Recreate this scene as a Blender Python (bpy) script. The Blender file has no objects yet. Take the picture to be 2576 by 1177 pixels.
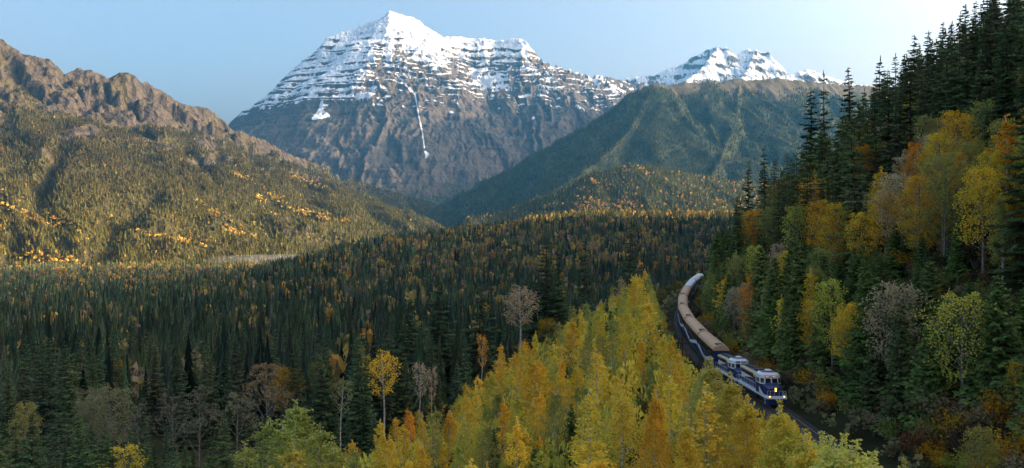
import bpy, math, random
import numpy as np
from mathutils import Vector, Matrix

# ------------------------------------------------------------------ camera, sky, sun, exposure
scn = bpy.context.scene
C = scn.collection
F = 1871.0          # focal length, in units of a 2576 px wide picture
CX, HY = 1288.0, 562.0

cam = bpy.data.cameras.new('camera')
cam.sensor_width = 36.0
cam.lens = 36.0 * F / 2576.0
cam.shift_y = -26.5 / 2576.0
cam.clip_start = 0.5
cam.clip_end = 60000.0
camo = bpy.data.objects.new('camera', cam)
camo.location = (0, 0, 0)
camo.rotation_euler = (math.pi / 2, 0, 0)
C.objects.link(camo)
scn.camera = camo

SUN_EL, SUN_AZ = math.radians(15.0), math.radians(86.0)     # azimuth clockwise from the view direction (+Y)
world = bpy.data.worlds.new('World')
scn.world = world
world.use_nodes = True
wn, wl = world.node_tree.nodes, world.node_tree.links
wn.clear()
sky = wn.new('ShaderNodeTexSky')
sky.sky_type = 'NISHITA'
sky.sun_disc = False
sky.sun_elevation = SUN_EL
sky.sun_rotation = SUN_AZ
sky.altitude = 0.0
sky.air_density = 0.7
sky.dust_density = 10.0
sky.ozone_density = 0.6
bg = wn.new('ShaderNodeBackground')
bg.inputs['Strength'].default_value = 0.15
wo = wn.new('ShaderNodeOutputWorld')
wl.new(sky.outputs[0], bg.inputs[0])
wl.new(bg.outputs[0], wo.inputs[0])

sun = bpy.data.lights.new('sun', 'SUN')
sun.energy = 3.3
sun.angle = math.radians(0.5)
sun.color = (1.0, 0.72, 0.42)
suno = bpy.data.objects.new('sun', sun)
sd = Vector((math.sin(SUN_AZ) * math.cos(SUN_EL), math.cos(SUN_AZ) * math.cos(SUN_EL), math.sin(SUN_EL)))
suno.rotation_euler = sd.to_track_quat('Z', 'Y').to_euler()
suno.location = (400, 0, 300)
C.objects.link(suno)

scn.view_settings.view_transform = 'Standard'
scn.view_settings.look = 'None'
scn.view_settings.gamma = 1.0
scn.view_settings.use_curve_mapping = False
scn.view_settings.exposure = 1.95

cy = scn.cycles
scn.render.engine = 'CYCLES'
cy.max_bounces = 14
cy.diffuse_bounces = 10
cy.glossy_bounces = 2
cy.transmission_bounces = 12
cy.transparent_max_bounces = 4
cy.volume_bounces = 0
cy.use_denoising = True
cy.sample_clamp_indirect = 4.0

HAZE_DENSITY = 2.3e-5

rng = np.random.default_rng(7)
R = random.Random(11)

# ------------------------------------------------------------------ noise
def _hash(ix, iy, seed):
    h = (ix.astype(np.int64) * 374761393 + iy.astype(np.int64) * 668265263 + seed * 1442695041) & 0xFFFFFFFF
    h = ((h ^ (h >> 13)) * 1274126177) & 0xFFFFFFFF
    return (h ^ (h >> 16)) & 0xFFFFFFFF

def pnoise(x, y, seed=0):
    x = np.asarray(x, float); y = np.asarray(y, float)
    xi = np.floor(x); yi = np.floor(y)
    xf = x - xi; yf = y - yi
    u = xf * xf * xf * (xf * (xf * 6 - 15) + 10)
    v = yf * yf * yf * (yf * (yf * 6 - 15) + 10)
    def g(dx, dy):
        a = _hash(xi + dx, yi + dy, seed) * (2 * math.pi / 4294967296.0)
        return np.cos(a) * (xf - dx) + np.sin(a) * (yf - dy)
    n0 = g(0, 0) * (1 - u) + g(1, 0) * u
    n1 = g(0, 1) * (1 - u) + g(1, 1) * u
    return (n0 * (1 - v) + n1 * v) * 1.5

def fbm(x, y, octv=5, seed=0, gain=0.5):
    s = 0; a = 1.0; f = 1.0
    for i in range(octv):
        s = s + a * pnoise(x * f, y * f, seed + i * 17)
        a *= gain; f *= 2.03
    return s

def ridged(x, y, octv=4, seed=0):
    s = 0; a = 1.0; f = 1.0
    for i in range(octv):
        s = s + a * (1 - np.abs(pnoise(x * f, y * f, seed + i * 13)) * 2)
        a *= 0.5; f *= 2.05
    return s / 1.9

def sstep(a, b, x):
    t = np.clip((np.asarray(x, float) - a) / (b - a), 0, 1)
    return t * t * (3 - 2 * t)

def W(px, py, d):
    """a point that lies d metres ahead and is seen at px, py of the 2576 px wide photograph"""
    return np.array([(px - CX) / F * d, d, (HY - py) / F * d])

def proj(x, y, z):
    return CX + F * np.asarray(x) / y, HY - F * np.asarray(z) / y

# ------------------------------------------------------------------ mesh helpers
def np_mesh(name, verts, tris=None, quads=None, attrs=None, cols=None, smooth=False):
    me = bpy.data.meshes.new(name)
    verts = np.asarray(verts, np.float32)
    nt = 0 if tris is None else len(tris)
    nq = 0 if quads is None else len(quads)
    parts, starts = [], []
    if nt:
        parts.append(np.asarray(tris, np.int32).ravel()); starts.append(np.arange(nt, dtype=np.int32) * 3)
    if nq:
        parts.append(np.asarray(quads, np.int32).ravel()); starts.append(nt * 3 + np.arange(nq, dtype=np.int32) * 4)
    loops = np.concatenate(parts)
    me.vertices.add(len(verts)); me.vertices.foreach_set('co', verts.ravel())
    me.loops.add(len(loops)); me.loops.foreach_set('vertex_index', loops)
    me.polygons.add(nt + nq); me.polygons.foreach_set('loop_start', np.concatenate(starts))
    me.update(calc_edges=True)
    me.polygons.foreach_set('use_smooth', np.full(nt + nq, smooth, bool))
    for k, v in (attrs or {}).items():
        a = me.attributes.new(k, 'FLOAT', 'POINT'); a.data.foreach_set('value', np.asarray(v, np.float32).ravel())
    if cols is not None:
        a = me.attributes.new('tint', 'FLOAT_COLOR', 'POINT')
        c = np.ones((len(verts), 4), np.float32); c[:, :3] = cols
        a.data.foreach_set('color', c.ravel())
    return me

def link(name, me, mat=None, parent=None, **props):
    o = bpy.data.objects.new(name, me)
    if mat is not None and me is not None and len(me.materials) == 0:
        me.materials.append(mat)
    C.objects.link(o)
    if parent is not None:
        o.parent = parent
    for k, v in props.items():
        o[k] = v
    return o

def grid_mesh(name, xs, ys, Z, attrs=None, smooth=True):
    nx, ny = len(xs), len(ys)
    X, Y = np.meshgrid(xs, ys)
    v = np.stack([X.ravel(), Y.ravel(), Z.ravel()], 1)
    i = np.arange(nx - 1)[None, :] + np.arange(ny - 1)[:, None] * nx
    q = np.stack([i, i + 1, i + 1 + nx, i + nx], -1).reshape(-1, 4)
    return np_mesh(name, v, quads=q, attrs=attrs, smooth=smooth)

class MB:
    """collects boxes, tubes and polygons, then becomes one mesh object"""
    def __init__(s): s.v = []; s.f = []
    def poly(s, pts, faces):
        b = len(s.v); s.v += [tuple(p) for p in pts]; s.f += [tuple(b + i for i in f) for f in faces]; return s
    def box(s, x0, x1, y0, y1, z0, z1, bev=0.0):
        if bev <= 0:
            p = [(x, y, z) for z in (z0, z1) for y in (y0, y1) for x in (x0, x1)]
            return s.poly(p, [(0, 2, 3, 1), (4, 5, 7, 6), (0, 1, 5, 4), (2, 6, 7, 3), (0, 4, 6, 2), (1, 3, 7, 5)])
        b = bev
        ring = lambda z, i: [(x0 + i + b, y0 + i, z), (x1 - i - b, y0 + i, z), (x1 - i, y0 + i + b, z), (x1 - i, y1 - i - b, z), (x1 - i - b, y1 - i, z), (x0 + i + b, y1 - i, z), (x0 + i, y1 - i - b, z), (x0 + i, y0 + i + b, z)]
        p = ring(z0, b) + ring(z0 + b, 0) + ring(z1 - b, 0) + ring(z1, b)
        f = [tuple(range(7, -1, -1)), tuple(range(24, 32))]
        for r in range(3):
            for k in range(8):
                f.append((r * 8 + k, r * 8 + (k + 1) % 8, r * 8 + 8 + (k + 1) % 8, r * 8 + 8 + k))
        return s.poly(p, f)
    def prism(s, prof, axis, a0, a1):
        """prof: closed outline of 2-tuples; axis 'x': prof is (y,z); 'y': prof is (x,z); 'z': (x,y)"""
        n = len(prof)
        mk = {'x': lambda p, a: (a, p[0], p[1]), 'y': lambda p, a: (p[0], a, p[1]), 'z': lambda p, a: (p[0], p[1], a)}[axis]
        pts = [mk(p, a0) for p in prof] + [mk(p, a1) for p in prof]
        return s.poly(pts, [tuple(range(n - 1, -1, -1)), tuple(range(n, 2 * n))] + [(i, (i + 1) % n, n + (i + 1) % n, n + i) for i in range(n)])
    def tube(s, pts, rad, n=6, cap=True):
        pts = [Vector(p) for p in pts]
        if not hasattr(rad, '__len__'): rad = [rad] * len(pts)
        b = len(s.v)
        for i, p in enumerate(pts):
            d = (pts[min(i + 1, len(pts) - 1)] - pts[max(i - 1, 0)]).normalized()
            a = d.orthogonal().normalized() if abs(d.z) < 0.95 else d.cross(Vector((1, 0, 0))).normalized()
            c = d.cross(a)
            for k in range(n):
                t = 2 * math.pi * k / n
                s.v.append(tuple(p + (a * math.cos(t) + c * math.sin(t)) * rad[i]))
        for i in range(len(pts) - 1):
            for k in range(n):
                s.f.append((b + i * n + k, b + i * n + (k + 1) % n, b + (i + 1) * n + (k + 1) % n, b + (i + 1) * n + k))
        if cap:
            s.f.append(tuple(b + n - 1 - k for k in range(n)))
            s.f.append(tuple(b + (len(pts) - 1) * n + k for k in range(n)))
        return s
    def cyl(s, c, axis, r, h, n=16):
        a = Vector({'x': (1, 0, 0), 'y': (0, 1, 0), 'z': (0, 0, 1)}[axis]) * h / 2
        return s.tube([Vector(c) - a, Vector(c) + a], r, n)
    def mesh(s, name, mat=None, smooth=False):
        me = bpy.data.meshes.new(name); me.from_pydata(s.v, [], s.f); me.update()
        if mat: me.materials.append(mat)
        if smooth: me.polygons.foreach_set('use_smooth', [True] * len(me.polygons))
        return me
    def build(s, name, mat, parent=None, **props):
        return link(name, s.mesh(name, mat), None, parent, **props)

# ------------------------------------------------------------------ materials
def newmat(name):
    m = bpy.data.materials.new(name); m.use_nodes = True
    nt = m.node_tree; nt.nodes.clear()
    return m, nt.nodes, nt.links, nt.nodes.new('ShaderNodeOutputMaterial')

def attr(n, name, out='Fac'):
    a = n.new('ShaderNodeAttribute'); a.attribute_name = name
    return a.outputs[out]

def mixc(n, l, f, a, b, mode='MIX'):
    m = n.new('ShaderNodeMix'); m.data_type = 'RGBA'; m.blend_type = mode
    for s, v in ((m.inputs[0], f), (m.inputs[6], a), (m.inputs[7], b)):
        if hasattr(v, 'is_linked'): l.new(v, s)
        elif hasattr(v, '__len__'): s.default_value = (*v, 1)
        else: s.default_value = v
    return m.outputs[2]

def math_(n, l, op, a, b=None, c=None, clamp=False):
    m = n.new('ShaderNodeMath'); m.operation = op; m.use_clamp = clamp
    for i, v in enumerate((a, b, c)):
        if v is None: continue
        if hasattr(v, 'is_linked'): l.new(v, m.inputs[i])
        else: m.inputs[i].default_value = v
    return m.outputs[0]

def noise_(n, l, scale, detail=4, rough=0.55, vec=None, dist=0.0):
    t = n.new('ShaderNodeTexNoise'); t.inputs['Scale'].default_value = scale
    t.inputs['Detail'].default_value = detail; t.inputs['Roughness'].default_value = rough
    t.inputs['Distortion'].default_value = dist
    if vec is None:
        g = n.new('ShaderNodeNewGeometry'); vec = g.outputs['Position']
    l.new(vec, t.inputs['Vector'])
    return t.outputs[0]

def ramp_(n, l, fac, stops, interp='LINEAR'):
    r = n.new('ShaderNodeValToRGB'); r.color_ramp.interpolation = interp
    e = r.color_ramp.elements
    while len(e) < len(stops): e.new(0.5)
    for i, (p, c) in enumerate(stops):
        e[i].position = p; e[i].color = (*c, 1) if hasattr(c, '__len__') else (c, c, c, 1)
    l.new(fac, r.inputs[0])
    return r.outputs[0]

def mapped(n, l, scale):
    g = n.new('ShaderNodeNewGeometry'); m = n.new('ShaderNodeVectorMath'); m.operation = 'MULTIPLY'
    l.new(g.outputs['Position'], m.inputs[0]); m.inputs[1].default_value = scale
    return m.outputs[0]

def bump_(n, l, h, strength, dist):
    b = n.new('ShaderNodeBump'); b.inputs['Strength'].default_value = strength; b.inputs['Distance'].default_value = dist
    l.new(h, b.inputs['Height']); return b.outputs[0]

def diffuse_out(n, l, out, col, normal=None, rough=0.9, metal=0.0, spec=0.2):
    p = n.new('ShaderNodeBsdfPrincipled')
    if hasattr(col, 'is_linked'): l.new(col, p.inputs['Base Color'])
    else: p.inputs['Base Color'].default_value = (*col, 1)
    if hasattr(rough, 'is_linked'): l.new(rough, p.inputs['Roughness'])
    else: p.inputs['Roughness'].default_value = rough
    p.inputs['Metallic'].default_value = metal
    p.inputs['Specular IOR Level'].default_value = spec
    if normal is not None: l.new(normal, p.inputs['Normal'])
    l.new(p.outputs[0], out.inputs[0])
    return p

# leaves and needles: colour of the single leaf (mesh) times colour of the single tree (object)
def foliage_mat(name, transl):
    m, n, l, out = newmat(name)
    oi = n.new('ShaderNodeObjectInfo')
    c = mixc(n, l, 1.0, attr(n, 'tint', 'Color'), oi.outputs['Color'], 'MULTIPLY')
    d = n.new('ShaderNodeBsdfDiffuse'); t = n.new('ShaderNodeBsdfTranslucent'); x = n.new('ShaderNodeMixShader')
    l.new(c, d.inputs[0]); l.new(c, t.inputs[0]); x.inputs[0].default_value = transl
    l.new(d.outputs[0], x.inputs[1]); l.new(t.outputs[0], x.inputs[2]); l.new(x.outputs[0], out.inputs[0])
    return m
M_LEAF = foliage_mat('leaf', 0.5)
M_NEEDLE = foliage_mat('needle', 0.40)

def bark_mat(name, a, b, scale):
    m, n, l, out = newmat(name)
    tc = n.new('ShaderNodeTexCoord')
    mp = n.new('ShaderNodeVectorMath'); mp.operation = 'MULTIPLY'; mp.inputs[1].default_value = (1, 1, 2.2)
    l.new(tc.outputs['Object'], mp.inputs[0])
    f = noise_(n, l, scale, 4, 0.6, mp.outputs[0])
    c = ramp_(n, l, f, [(0.36, b), (0.52, a)])
    diffuse_out(n, l, out, c, bump_(n, l, f, 0.4, 0.05))
    return m
M_BARK_WHITE = bark_mat('white_bark', (0.56, 0.53, 0.46), (0.16, 0.14, 0.11), 1.6)
M_BARK_BROWN = bark_mat('brown_bark', (0.13, 0.095, 0.065), (0.06, 0.045, 0.035), 3.0)
M_BARK_GREY = bark_mat('grey_bark', (0.24, 0.215, 0.18), (0.12, 0.105, 0.085), 2.0)

def terrain_mat(name, forest_a, forest_b, rock_a, rock_b, strata=0.0, snow_scale=0.02, grass=(0.16, 0.12, 0.05), bump=1.0, crag=0.0):
    m, n, l, out = newmat(name)
    f1 = noise_(n, l, 0.012, 6, 0.65)
    f2 = noise_(n, l, 0.07, 5, 0.65)
    if strata:
        f3 = noise_(n, l, 1.0, 5, 0.7, mapped(n, l, (0.0006, 0.0006, strata)), 0.15)
        rock = mixc(n, l, 0.5, ramp_(n, l, f3, [(0.36, rock_b), (0.62, rock_a)]), ramp_(n, l, f2, [(0.35, rock_b), (0.65, rock_a)]))
    else:
        rock = ramp_(n, l, f1, [(0.35, rock_b), (0.62, rock_a)])
        rock = mixc(n, l, 0.35, rock, ramp_(n, l, f2, [(0.3, rock_b), (0.7, rock_a)]))
    forest = ramp_(n, l, f2, [(0.35, forest_b), (0.6, forest_a)])
    gr = math_(n, l, 'ADD', attr(n, 'grass'), math_(n, l, 'MULTIPLY_ADD', f1, 1.6, -0.8))
    base = mixc(n, l, ramp_(n, l, gr, [(0.45, 0.0), (0.6, 1.0)]), rock, grass)
    fo = math_(n, l, 'ADD', attr(n, 'forest'), math_(n, l, 'MULTIPLY_ADD', f2, 1.2, -0.6))
    base = mixc(n, l, ramp_(n, l, fo, [(0.42, 0.0), (0.58, 1.0)]), base, forest)
    f4 = noise_(n, l, snow_scale, 8, 0.75)
    f5 = noise_(n, l, 1.0, 6, 0.7, mapped(n, l, (0.02, 0.02, 0.005)), 0.4)
    sn = math_(n, l, 'ADD', attr(n, 'snow'), math_(n, l, 'ADD', math_(n, l, 'MULTIPLY_ADD', f4, 1.1, -0.55), math_(n, l, 'MULTIPLY_ADD', f5, 1.2, -0.6)))
    snf = ramp_(n, l, sn, [(0.44, 0.0), (0.58, 1.0)])
    base = mixc(n, l, snf, base, (0.80, 0.82, 0.86))
    h = math_(n, l, 'ADD', f2, math_(n, l, 'MULTIPLY', f1, 3.0))
    if crag:
        vo = n.new('ShaderNodeTexVoronoi'); vo.feature = 'F1'; vo.inputs['Scale'].default_value = 0.022
        w_ = n.new('ShaderNodeVectorMath'); w_.operation = 'ADD'; l.new(mapped(n, l, (1, 1, 0.45)), w_.inputs[0])
        wt = n.new('ShaderNodeTexNoise'); wt.inputs['Scale'].default_value = 0.02; wt.inputs['Detail'].default_value = 4; g_ = n.new('ShaderNodeNewGeometry'); l.new(g_.outputs['Position'], wt.inputs['Vector'])
        ws = n.new('ShaderNodeVectorMath'); ws.operation = 'SCALE'; ws.inputs['Scale'].default_value = 45.0; l.new(wt.outputs['Color'], ws.inputs[0]); l.new(ws.outputs[0], w_.inputs[1]); l.new(w_.outputs[0], vo.inputs['Vector'])
        h = math_(n, l, 'ADD', h, math_(n, l, 'MULTIPLY', vo.outputs['Distance'], crag))
    diffuse_out(n, l, out, base, bump_(n, l, h, 0.6 * bump, 14.0), 0.95, 0, 0.05)
    return m
M_LEFT = terrain_mat('slope_rock', (0.092, 0.082, 0.032), (0.050, 0.048, 0.022), (0.135, 0.108, 0.084), (0.042, 0.038, 0.036), grass=(0.095, 0.078, 0.040), bump=1.5, crag=3.2)
M_ROBSON = terrain_mat('banded_rock', (0.06, 0.065, 0.04), (0.04, 0.05, 0.03), (0.135, 0.108, 0.090), (0.052, 0.050, 0.051), strata=0.022, snow_scale=0.03, bump=1.3, crag=1.6)
M_RIGHT = terrain_mat('forest_hill', (0.058, 0.066, 0.034), (0.030, 0.038, 0.022), (0.15, 0.13, 0.10), (0.09, 0.08, 0.06), grass=(0.11, 0.09, 0.05))
M_GROUND = terrain_mat('forest_floor', (0.050, 0.050, 0.022), (0.028, 0.028, 0.014), (0.12, 0.09, 0.05), (0.07, 0.055, 0.03), grass=(0.15, 0.12, 0.035), bump=0.3)

def plain(name, col, rough=0.5, metal=0.0, spec=0.5, var=0.12, scale=3.0):
    m, n, l, out = newmat(name)
    tc = n.new('ShaderNodeTexCoord')
    f = noise_(n, l, scale, 4, 0.6, tc.outputs['Object'])
    c = mixc(n, l, 1.0, col, ramp_(n, l, f, [(0.3, 1.0 - var), (0.7, 1.0)]), 'MULTIPLY')
    diffuse_out(n, l, out, c, None, rough, metal, spec)
    return m
def emit(name, col, s):
    m, n, l, out = newmat(name)
    e = n.new('ShaderNodeEmission'); e.inputs[0].default_value = (*col, 1); e.inputs[1].default_value = s
    l.new(e.outputs[0], out.inputs[0]); return m

# ------------------------------------------------------------------ the railway line
TP = np.array([(36.2, -80, -24.4), (36.5, -30, -24.6), (36.8, 10, -24.9), (37, 50, -25.3), (37.3, 91, -26), (37.8, 110, -26.3), (39, 138, -28.0), (41.9, 162, -28.8),
      (44.6, 186, -28.6), (48.4, 210, -28.2), (53.9, 234, -27.6), (60.5, 257, -27.0), (68, 280, -26.3), (76.5, 302, -25.8), (88, 325, -25.4), (104, 347, -25.1),
      (127, 367, -25), (160, 384, -25), (210, 396, -25), (300, 402, -25), (420, 404, -25), (560, 404, -25)], float)
def catmull(P, step=0.25):
    out = []
    Q = np.vstack([2 * P[0] - P[1], P, 2 * P[-1] - P[-2]])
    for i in range(1, len(Q) - 2):
        n = max(2, int(np.linalg.norm(Q[i + 1] - Q[i]) / 1.0))
        t = np.linspace(0, 1, n, endpoint=False)[:, None]
        a, b, c, d = Q[i - 1], Q[i], Q[i + 1], Q[i + 2]
        out.append(0.5 * (2 * b + (c - a) * t + (2 * a - 5 * b + 4 * c - d) * t ** 2 + (3 * b - a - 3 * c + d) * t ** 3))
    out.append(P[-1:])
    return np.vstack(out)
TR = catmull(TP)
for _ in range(6):
    TR[1:-1] = 0.25 * TR[:-2] + 0.5 * TR[1:-1] + 0.25 * TR[2:]
TL = np.concatenate([[0], np.cumsum(np.linalg.norm(np.diff(TR[:, :2], axis=0), axis=1))])
TT = np.gradient(TR[:, :2], axis=0); TT /= np.linalg.norm(TT, axis=1)[:, None]
def track_at(s):
    return np.array([np.interp(s, TL, TR[:, k]) for k in range(3)])
def s_of_y(y):
    return float(np.interp(y, TR[:300, 1], TL[:300])) if y < 380 else TL[-1]

def track_rel(x, y):
    """signed distance to the line (+ is uphill, right of it) and the line's height there"""
    sh = np.shape(x); x = np.ravel(x).astype(float); y = np.ravel(y).astype(float)
    s = np.empty(len(x)); z = np.empty(len(x))
    for i in range(0, len(x), 20000):
        dx = x[i:i + 20000, None] - TR[None, ::2, 0]; dy = y[i:i + 20000, None] - TR[None, ::2, 1]
        d2 = dx * dx + dy * dy; k = d2.argmin(1); r = np.arange(len(k))
        tx, ty = TT[::2][k, 0], TT[::2][k, 1]
        s[i:i + 20000] = np.sqrt(d2[r, k]) * np.sign(dx[r, k] * ty - dy[r, k] * tx)
        z[i:i + 20000] = TR[::2][k, 2]
    return s.reshape(sh), z.reshape(sh)

# ------------------------------------------------------------------ height of the ground
KX = np.array([-1400, -900, -682, -521, -415, -254, -41, 173, 248, 333, 494, 700, 1200], float)
KZ = np.array([-152, -150, -137, -105, -66, -38, -16, 0, 6, -4, -4, 0, 10], float)
DB = np.array([-200, 60, 150, 300, 600, 1000, 1500, 2000, 3000, 20000], float)
ZB = np.array([-44, -46, -52, -76, -100, -120, -138, -150, -150, -150], float)
def gz(x, y):
    x = np.asarray(x, float); y = np.asarray(y, float)
    zb = np.interp(y, DB, ZB)
    kc = np.interp(x, KX, KZ)
    up = sstep(450, 2000, y) * (1 - sstep(2000, 2900, y))
    z = zb + np.maximum(kc - zb, 0) * up
    bench = -150 + 190 * sstep(-800, 400, x - 0.0 * y) * sstep(2300, 3300, y)
    z = np.maximum(z, np.where(y > 2000, bench, -1e3))
    z = z + fbm(x / 260, y / 260, 4, 3) * 7 * sstep(150, 600, y) + fbm(x / 40, y / 40, 3, 5) * 1.5
    # the high ridge on the right that keeps the whole fore part of the valley in shade
    big = np.minimum(0.78 * (x - 0.30 * np.maximum(y, 0) - 70), 950) + fbm(x / 300, y / 300, 4, 21) * 26 * sstep(250, 600, x)
    big = big - 1300 * sstep(2250, 3000, y)
    z = np.maximum(z, big)
    near = (y < 560) & (x > -260) & (x < 620)
    if np.any(near):
        zz = z.copy() if z.ndim else np.array(z)
        xs, ys = x[near], y[near]
        s, zt = track_rel(xs, ys)
        zt = zt - 0.75
        rgh = fbm(xs / 14, ys / 14, 3, 9) * 1.1 * sstep(5, 14, np.abs(s)) + fbm(xs / 45, ys / 45, 3, 31) * 4.0 * sstep(12, 50, np.abs(s))
        rt = zt + 0.86 * np.maximum(s - 5.0, 0) - 0.25 * np.maximum(s - 170, 0) + rgh
        lf = zt - 0.30 * np.maximum(-s - 4.6, 0) - 0.30 * np.maximum(-s - 16, 0) + rgh
        base = z[near]
        zz[near] = np.where(s > 0, np.maximum(rt, np.where(s > 60, base, -1e3)), np.maximum(lf, base))
        z = zz
    return z

def nonuni(segs):
    out = []
    for a, b, st in segs:
        out.append(np.arange(a, b, st))
    out.append([segs[-1][1]])
    return np.concatenate(out)
gx = nonuni([(-9000, -2600, 200), (-2600, -1000, 40), (-1000, -140, 14), (-140, 240, 2.6), (240, 700, 10), (700, 2000, 30), (2000, 11000, 250)])
gy = nonuni([(-600, 10, 25), (10, 440, 2.6), (440, 1200, 9), (1200, 3200, 18), (3200, 6000, 60), (6000, 18000, 400)])
GX, GY = np.meshgrid(gx, gy)
GZ = gz(GX, GY)
RIV = lambda x, y: sstep(190, 150, np.abs((y - 2900) - 0.25 * (x + 950) - 30 * np.sin(x / 120.0))) * sstep(-1280, -1180, x) * sstep(-640, -740, x)
GZ = GZ - 6 * RIV(GX, GY)
grassm = 0.15 + 0.5 * fbm(GX / 120, GY / 120, 3, 77)
ground = link('ground', grid_mesh('ground', gx, gy, GZ, {'forest': np.full(GX.shape, 0.75), 'grass': grassm, 'snow': np.zeros(GX.shape) - 1}), M_GROUND, kind='structure')

m, n, l, out = newmat('river_water')
diffuse_out(n, l, out, (0.05, 0.085, 0.10), bump_(n, l, noise_(n, l, 0.3, 3), 0.05, 0.3), 0.10, 0, 0.8)
M_WATER = m
me = grid_mesh('river', np.linspace(-1750, -400, 60), np.linspace(2650, 3300, 30), np.full((30, 60), -153.0))
river = link('river', me, M_WATER, kind='structure')

m, n, l, out = newmat('mist')
v = n.new('ShaderNodeVolumePrincipled'); v.inputs['Color'].default_value = (0.85, 0.92, 1.0, 1); v.inputs['Density'].default_value = 0.0009; l.new(v.outputs[0], out.inputs['Volume'])
mv, mf = [], []
for i in range(9):
    for j in range(20):
        t, p_ = math.pi * i / 8, 2 * math.pi * j / 20
        mv.append((-960 + 250 * math.sin(t) * math.cos(p_), 2920 + 150 * math.sin(t) * math.sin(p_) + 62 * math.sin(t) * math.cos(p_), -140 + 19 * math.cos(t)))
for i in range(8):
    for j in range(20): mf.append((i * 20 + j, i * 20 + 20 + j, i * 20 + 20 + (j + 1) % 20, i * 20 + (j + 1) % 20))
MB().poly(mv, mf).build('river_mist', m, None, kind='stuff')

# ------------------------------------------------------------------ mountains
def ridge_field(X, Y, poly, k, p, seed, amp, gs, flat=0.0, kr=None):
    """mountainside falling away from a crest line; gullies and ribs run down from the crest"""
    H = np.full(X.shape, -1e9); D = np.zeros(X.shape); U = np.zeros(X.shape)
    cum = 0.0
    for a, b in zip(poly[:-1], poly[1:]):
        ex, ey = b[0] - a[0], b[1] - a[1]; L2 = ex * ex + ey * ey; L = math.sqrt(L2)
        t = np.clip(((X - a[0]) * ex + (Y - a[1]) * ey) / L2, 0, 1)
        d = np.hypot(X - a[0] - t * ex, Y - a[1] - t * ey)
        kk = k if kr is None else np.where(ex * (Y - a[1]) - ey * (X - a[0]) > 0, kr, k)
        h = a[2] + (b[2] - a[2]) * t - kk * np.maximum(d - flat, 0) ** p
        u = cum + t * L
        m = h > H
        H[m] = h[m]; D[m] = d[m]; U[m] = u[m]
        cum += L
    wob = fbm(X / (gs * 2.2), Y / (gs * 2.2), 3, seed + 5) * 0.55
    g = ridged(U / gs + wob, D / (gs * 5) + wob * 0.5, 4, seed)
    H = H + amp * (g - 0.62) * sstep(0, gs * 1.6, D) + amp * 0.22 * (g - 0.6)
    return H, D, U

class HF:
    def __init__(s, xs, ys, Z): s.xs, s.ys, s.Z = xs, ys, Z
    def at(s, x, y, A=None):
        A = s.Z if A is None else A
        fx = np.clip((x - s.xs[0]) / (s.xs[1] - s.xs[0]), 0, len(s.xs) - 1.001); fy = np.clip((y - s.ys[0]) / (s.ys[1] - s.ys[0]), 0, len(s.ys) - 1.001)
        i = fx.astype(int); j = fy.astype(int); u = fx - i; v = fy - j
        return (A[j, i] * (1 - u) + A[j, i + 1] * u) * (1 - v) + (A[j + 1, i] * (1 - u) + A[j + 1, i + 1] * u) * v

def slope_of(xs, ys, Z):
    gy_, gx_ = np.gradient(Z, ys[1] - ys[0], xs[1] - xs[0])
    return 1 / np.sqrt(1 + gx_ ** 2 + gy_ ** 2), gx_, gy_

def pts(*a): return [W(*q) for q in a]

# --- brown ridge on the left
xs = np.arange(-5200, -150, 13.0); ys = np.arange(1500, 8200, 13.0)
X, Y = np.meshgrid(xs, ys)
crest = pts((-330, 40, 4100), (-120, 92, 4350), (0, 100, 4500), (60, 125, 4520), (120, 145, 4600), (165, 181, 4660), (182, 172, 4720), (230, 172, 4800), (270, 190, 4850), (300, 180, 4900), (330, 182, 4950), (380, 215, 5020), (440, 240, 5120),
            (480, 264, 5200), (520, 270, 5300), (560, 299, 5380), (592, 323, 5460), (640, 345, 5600), (700, 370, 5780), (780, 405, 6000), (860, 440, 6250), (960, 475, 6550), (1040, 495, 6800), (1095, 518, 7050), (1130, 560, 7250))
Z, D, U = ridge_field(X, Y, crest, 2.45, 0.79, 101, 88, 310)
top = sstep(250, 700, Z)
Z = Z + fbm(X / 150, Y / 150, 6, 41) * (7 + 18 * top) - 75 * sstep(.3, .85, ridged((X + .55 * Y) / 480, (Y - .3 * X) / 2600, 2, 43)) * sstep(700, 300, Z)
# rock pillars under the crest
wv = fbm(X / 170, Y / 170, 3, 8)
fade = sstep(8, 150, D) * np.exp(-(np.maximum(D - 260, 0) / 330.0) ** 2) * sstep(250, 520, Z)
for sc_, am_, sd_ in ((300, 135, 55), (118, 105, 56), (52, 46, 57)):
    Z = Z + (ridged(U / sc_ + wv * .8, D / (sc_ * 6) + wv * .3, 2, sd_) - 0.62) * am_ * fade
crag = sstep(380, 640, Z + 140 * fbm(X / 260, Y / 260, 3, 58))
Z = Z + (ridged(X / 70, Y / 70, 4, 59) - 0.6) * 15 * crag
Z_ = np.maximum(Z, -190)
nz, sx_, sy_ = slope_of(xs, ys, Z_)
PX, PY = proj(X, Y, Z_)
treeline = 650 + 230 * fbm(X / 330, Y / 330, 4, 61) - 130 * sstep(-3000, -2300, X)
forest = sstep(110, -90, Z - treeline) * 1.02 + 0.30 * fbm(X / 130, Y / 130, 4, 66) - 0.40 * sstep(0.74, 0.6, nz) - .7 * np.exp(-((PX - 540) / 60) ** 2 - ((PY - 405) / 28) ** 2) - .5 * np.exp(-((PX - 760) / 40) ** 2 - ((PY - 575) / 14) ** 2)
grassL = 0.35 + 0.35 * fbm(X / 220, Y / 220, 4, 71) + 0.5 * sstep(0.7, 0.85, nz) * sstep(300, 700, Z)
HL = HF(xs, ys, Z_); HL_forest = forest
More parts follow.
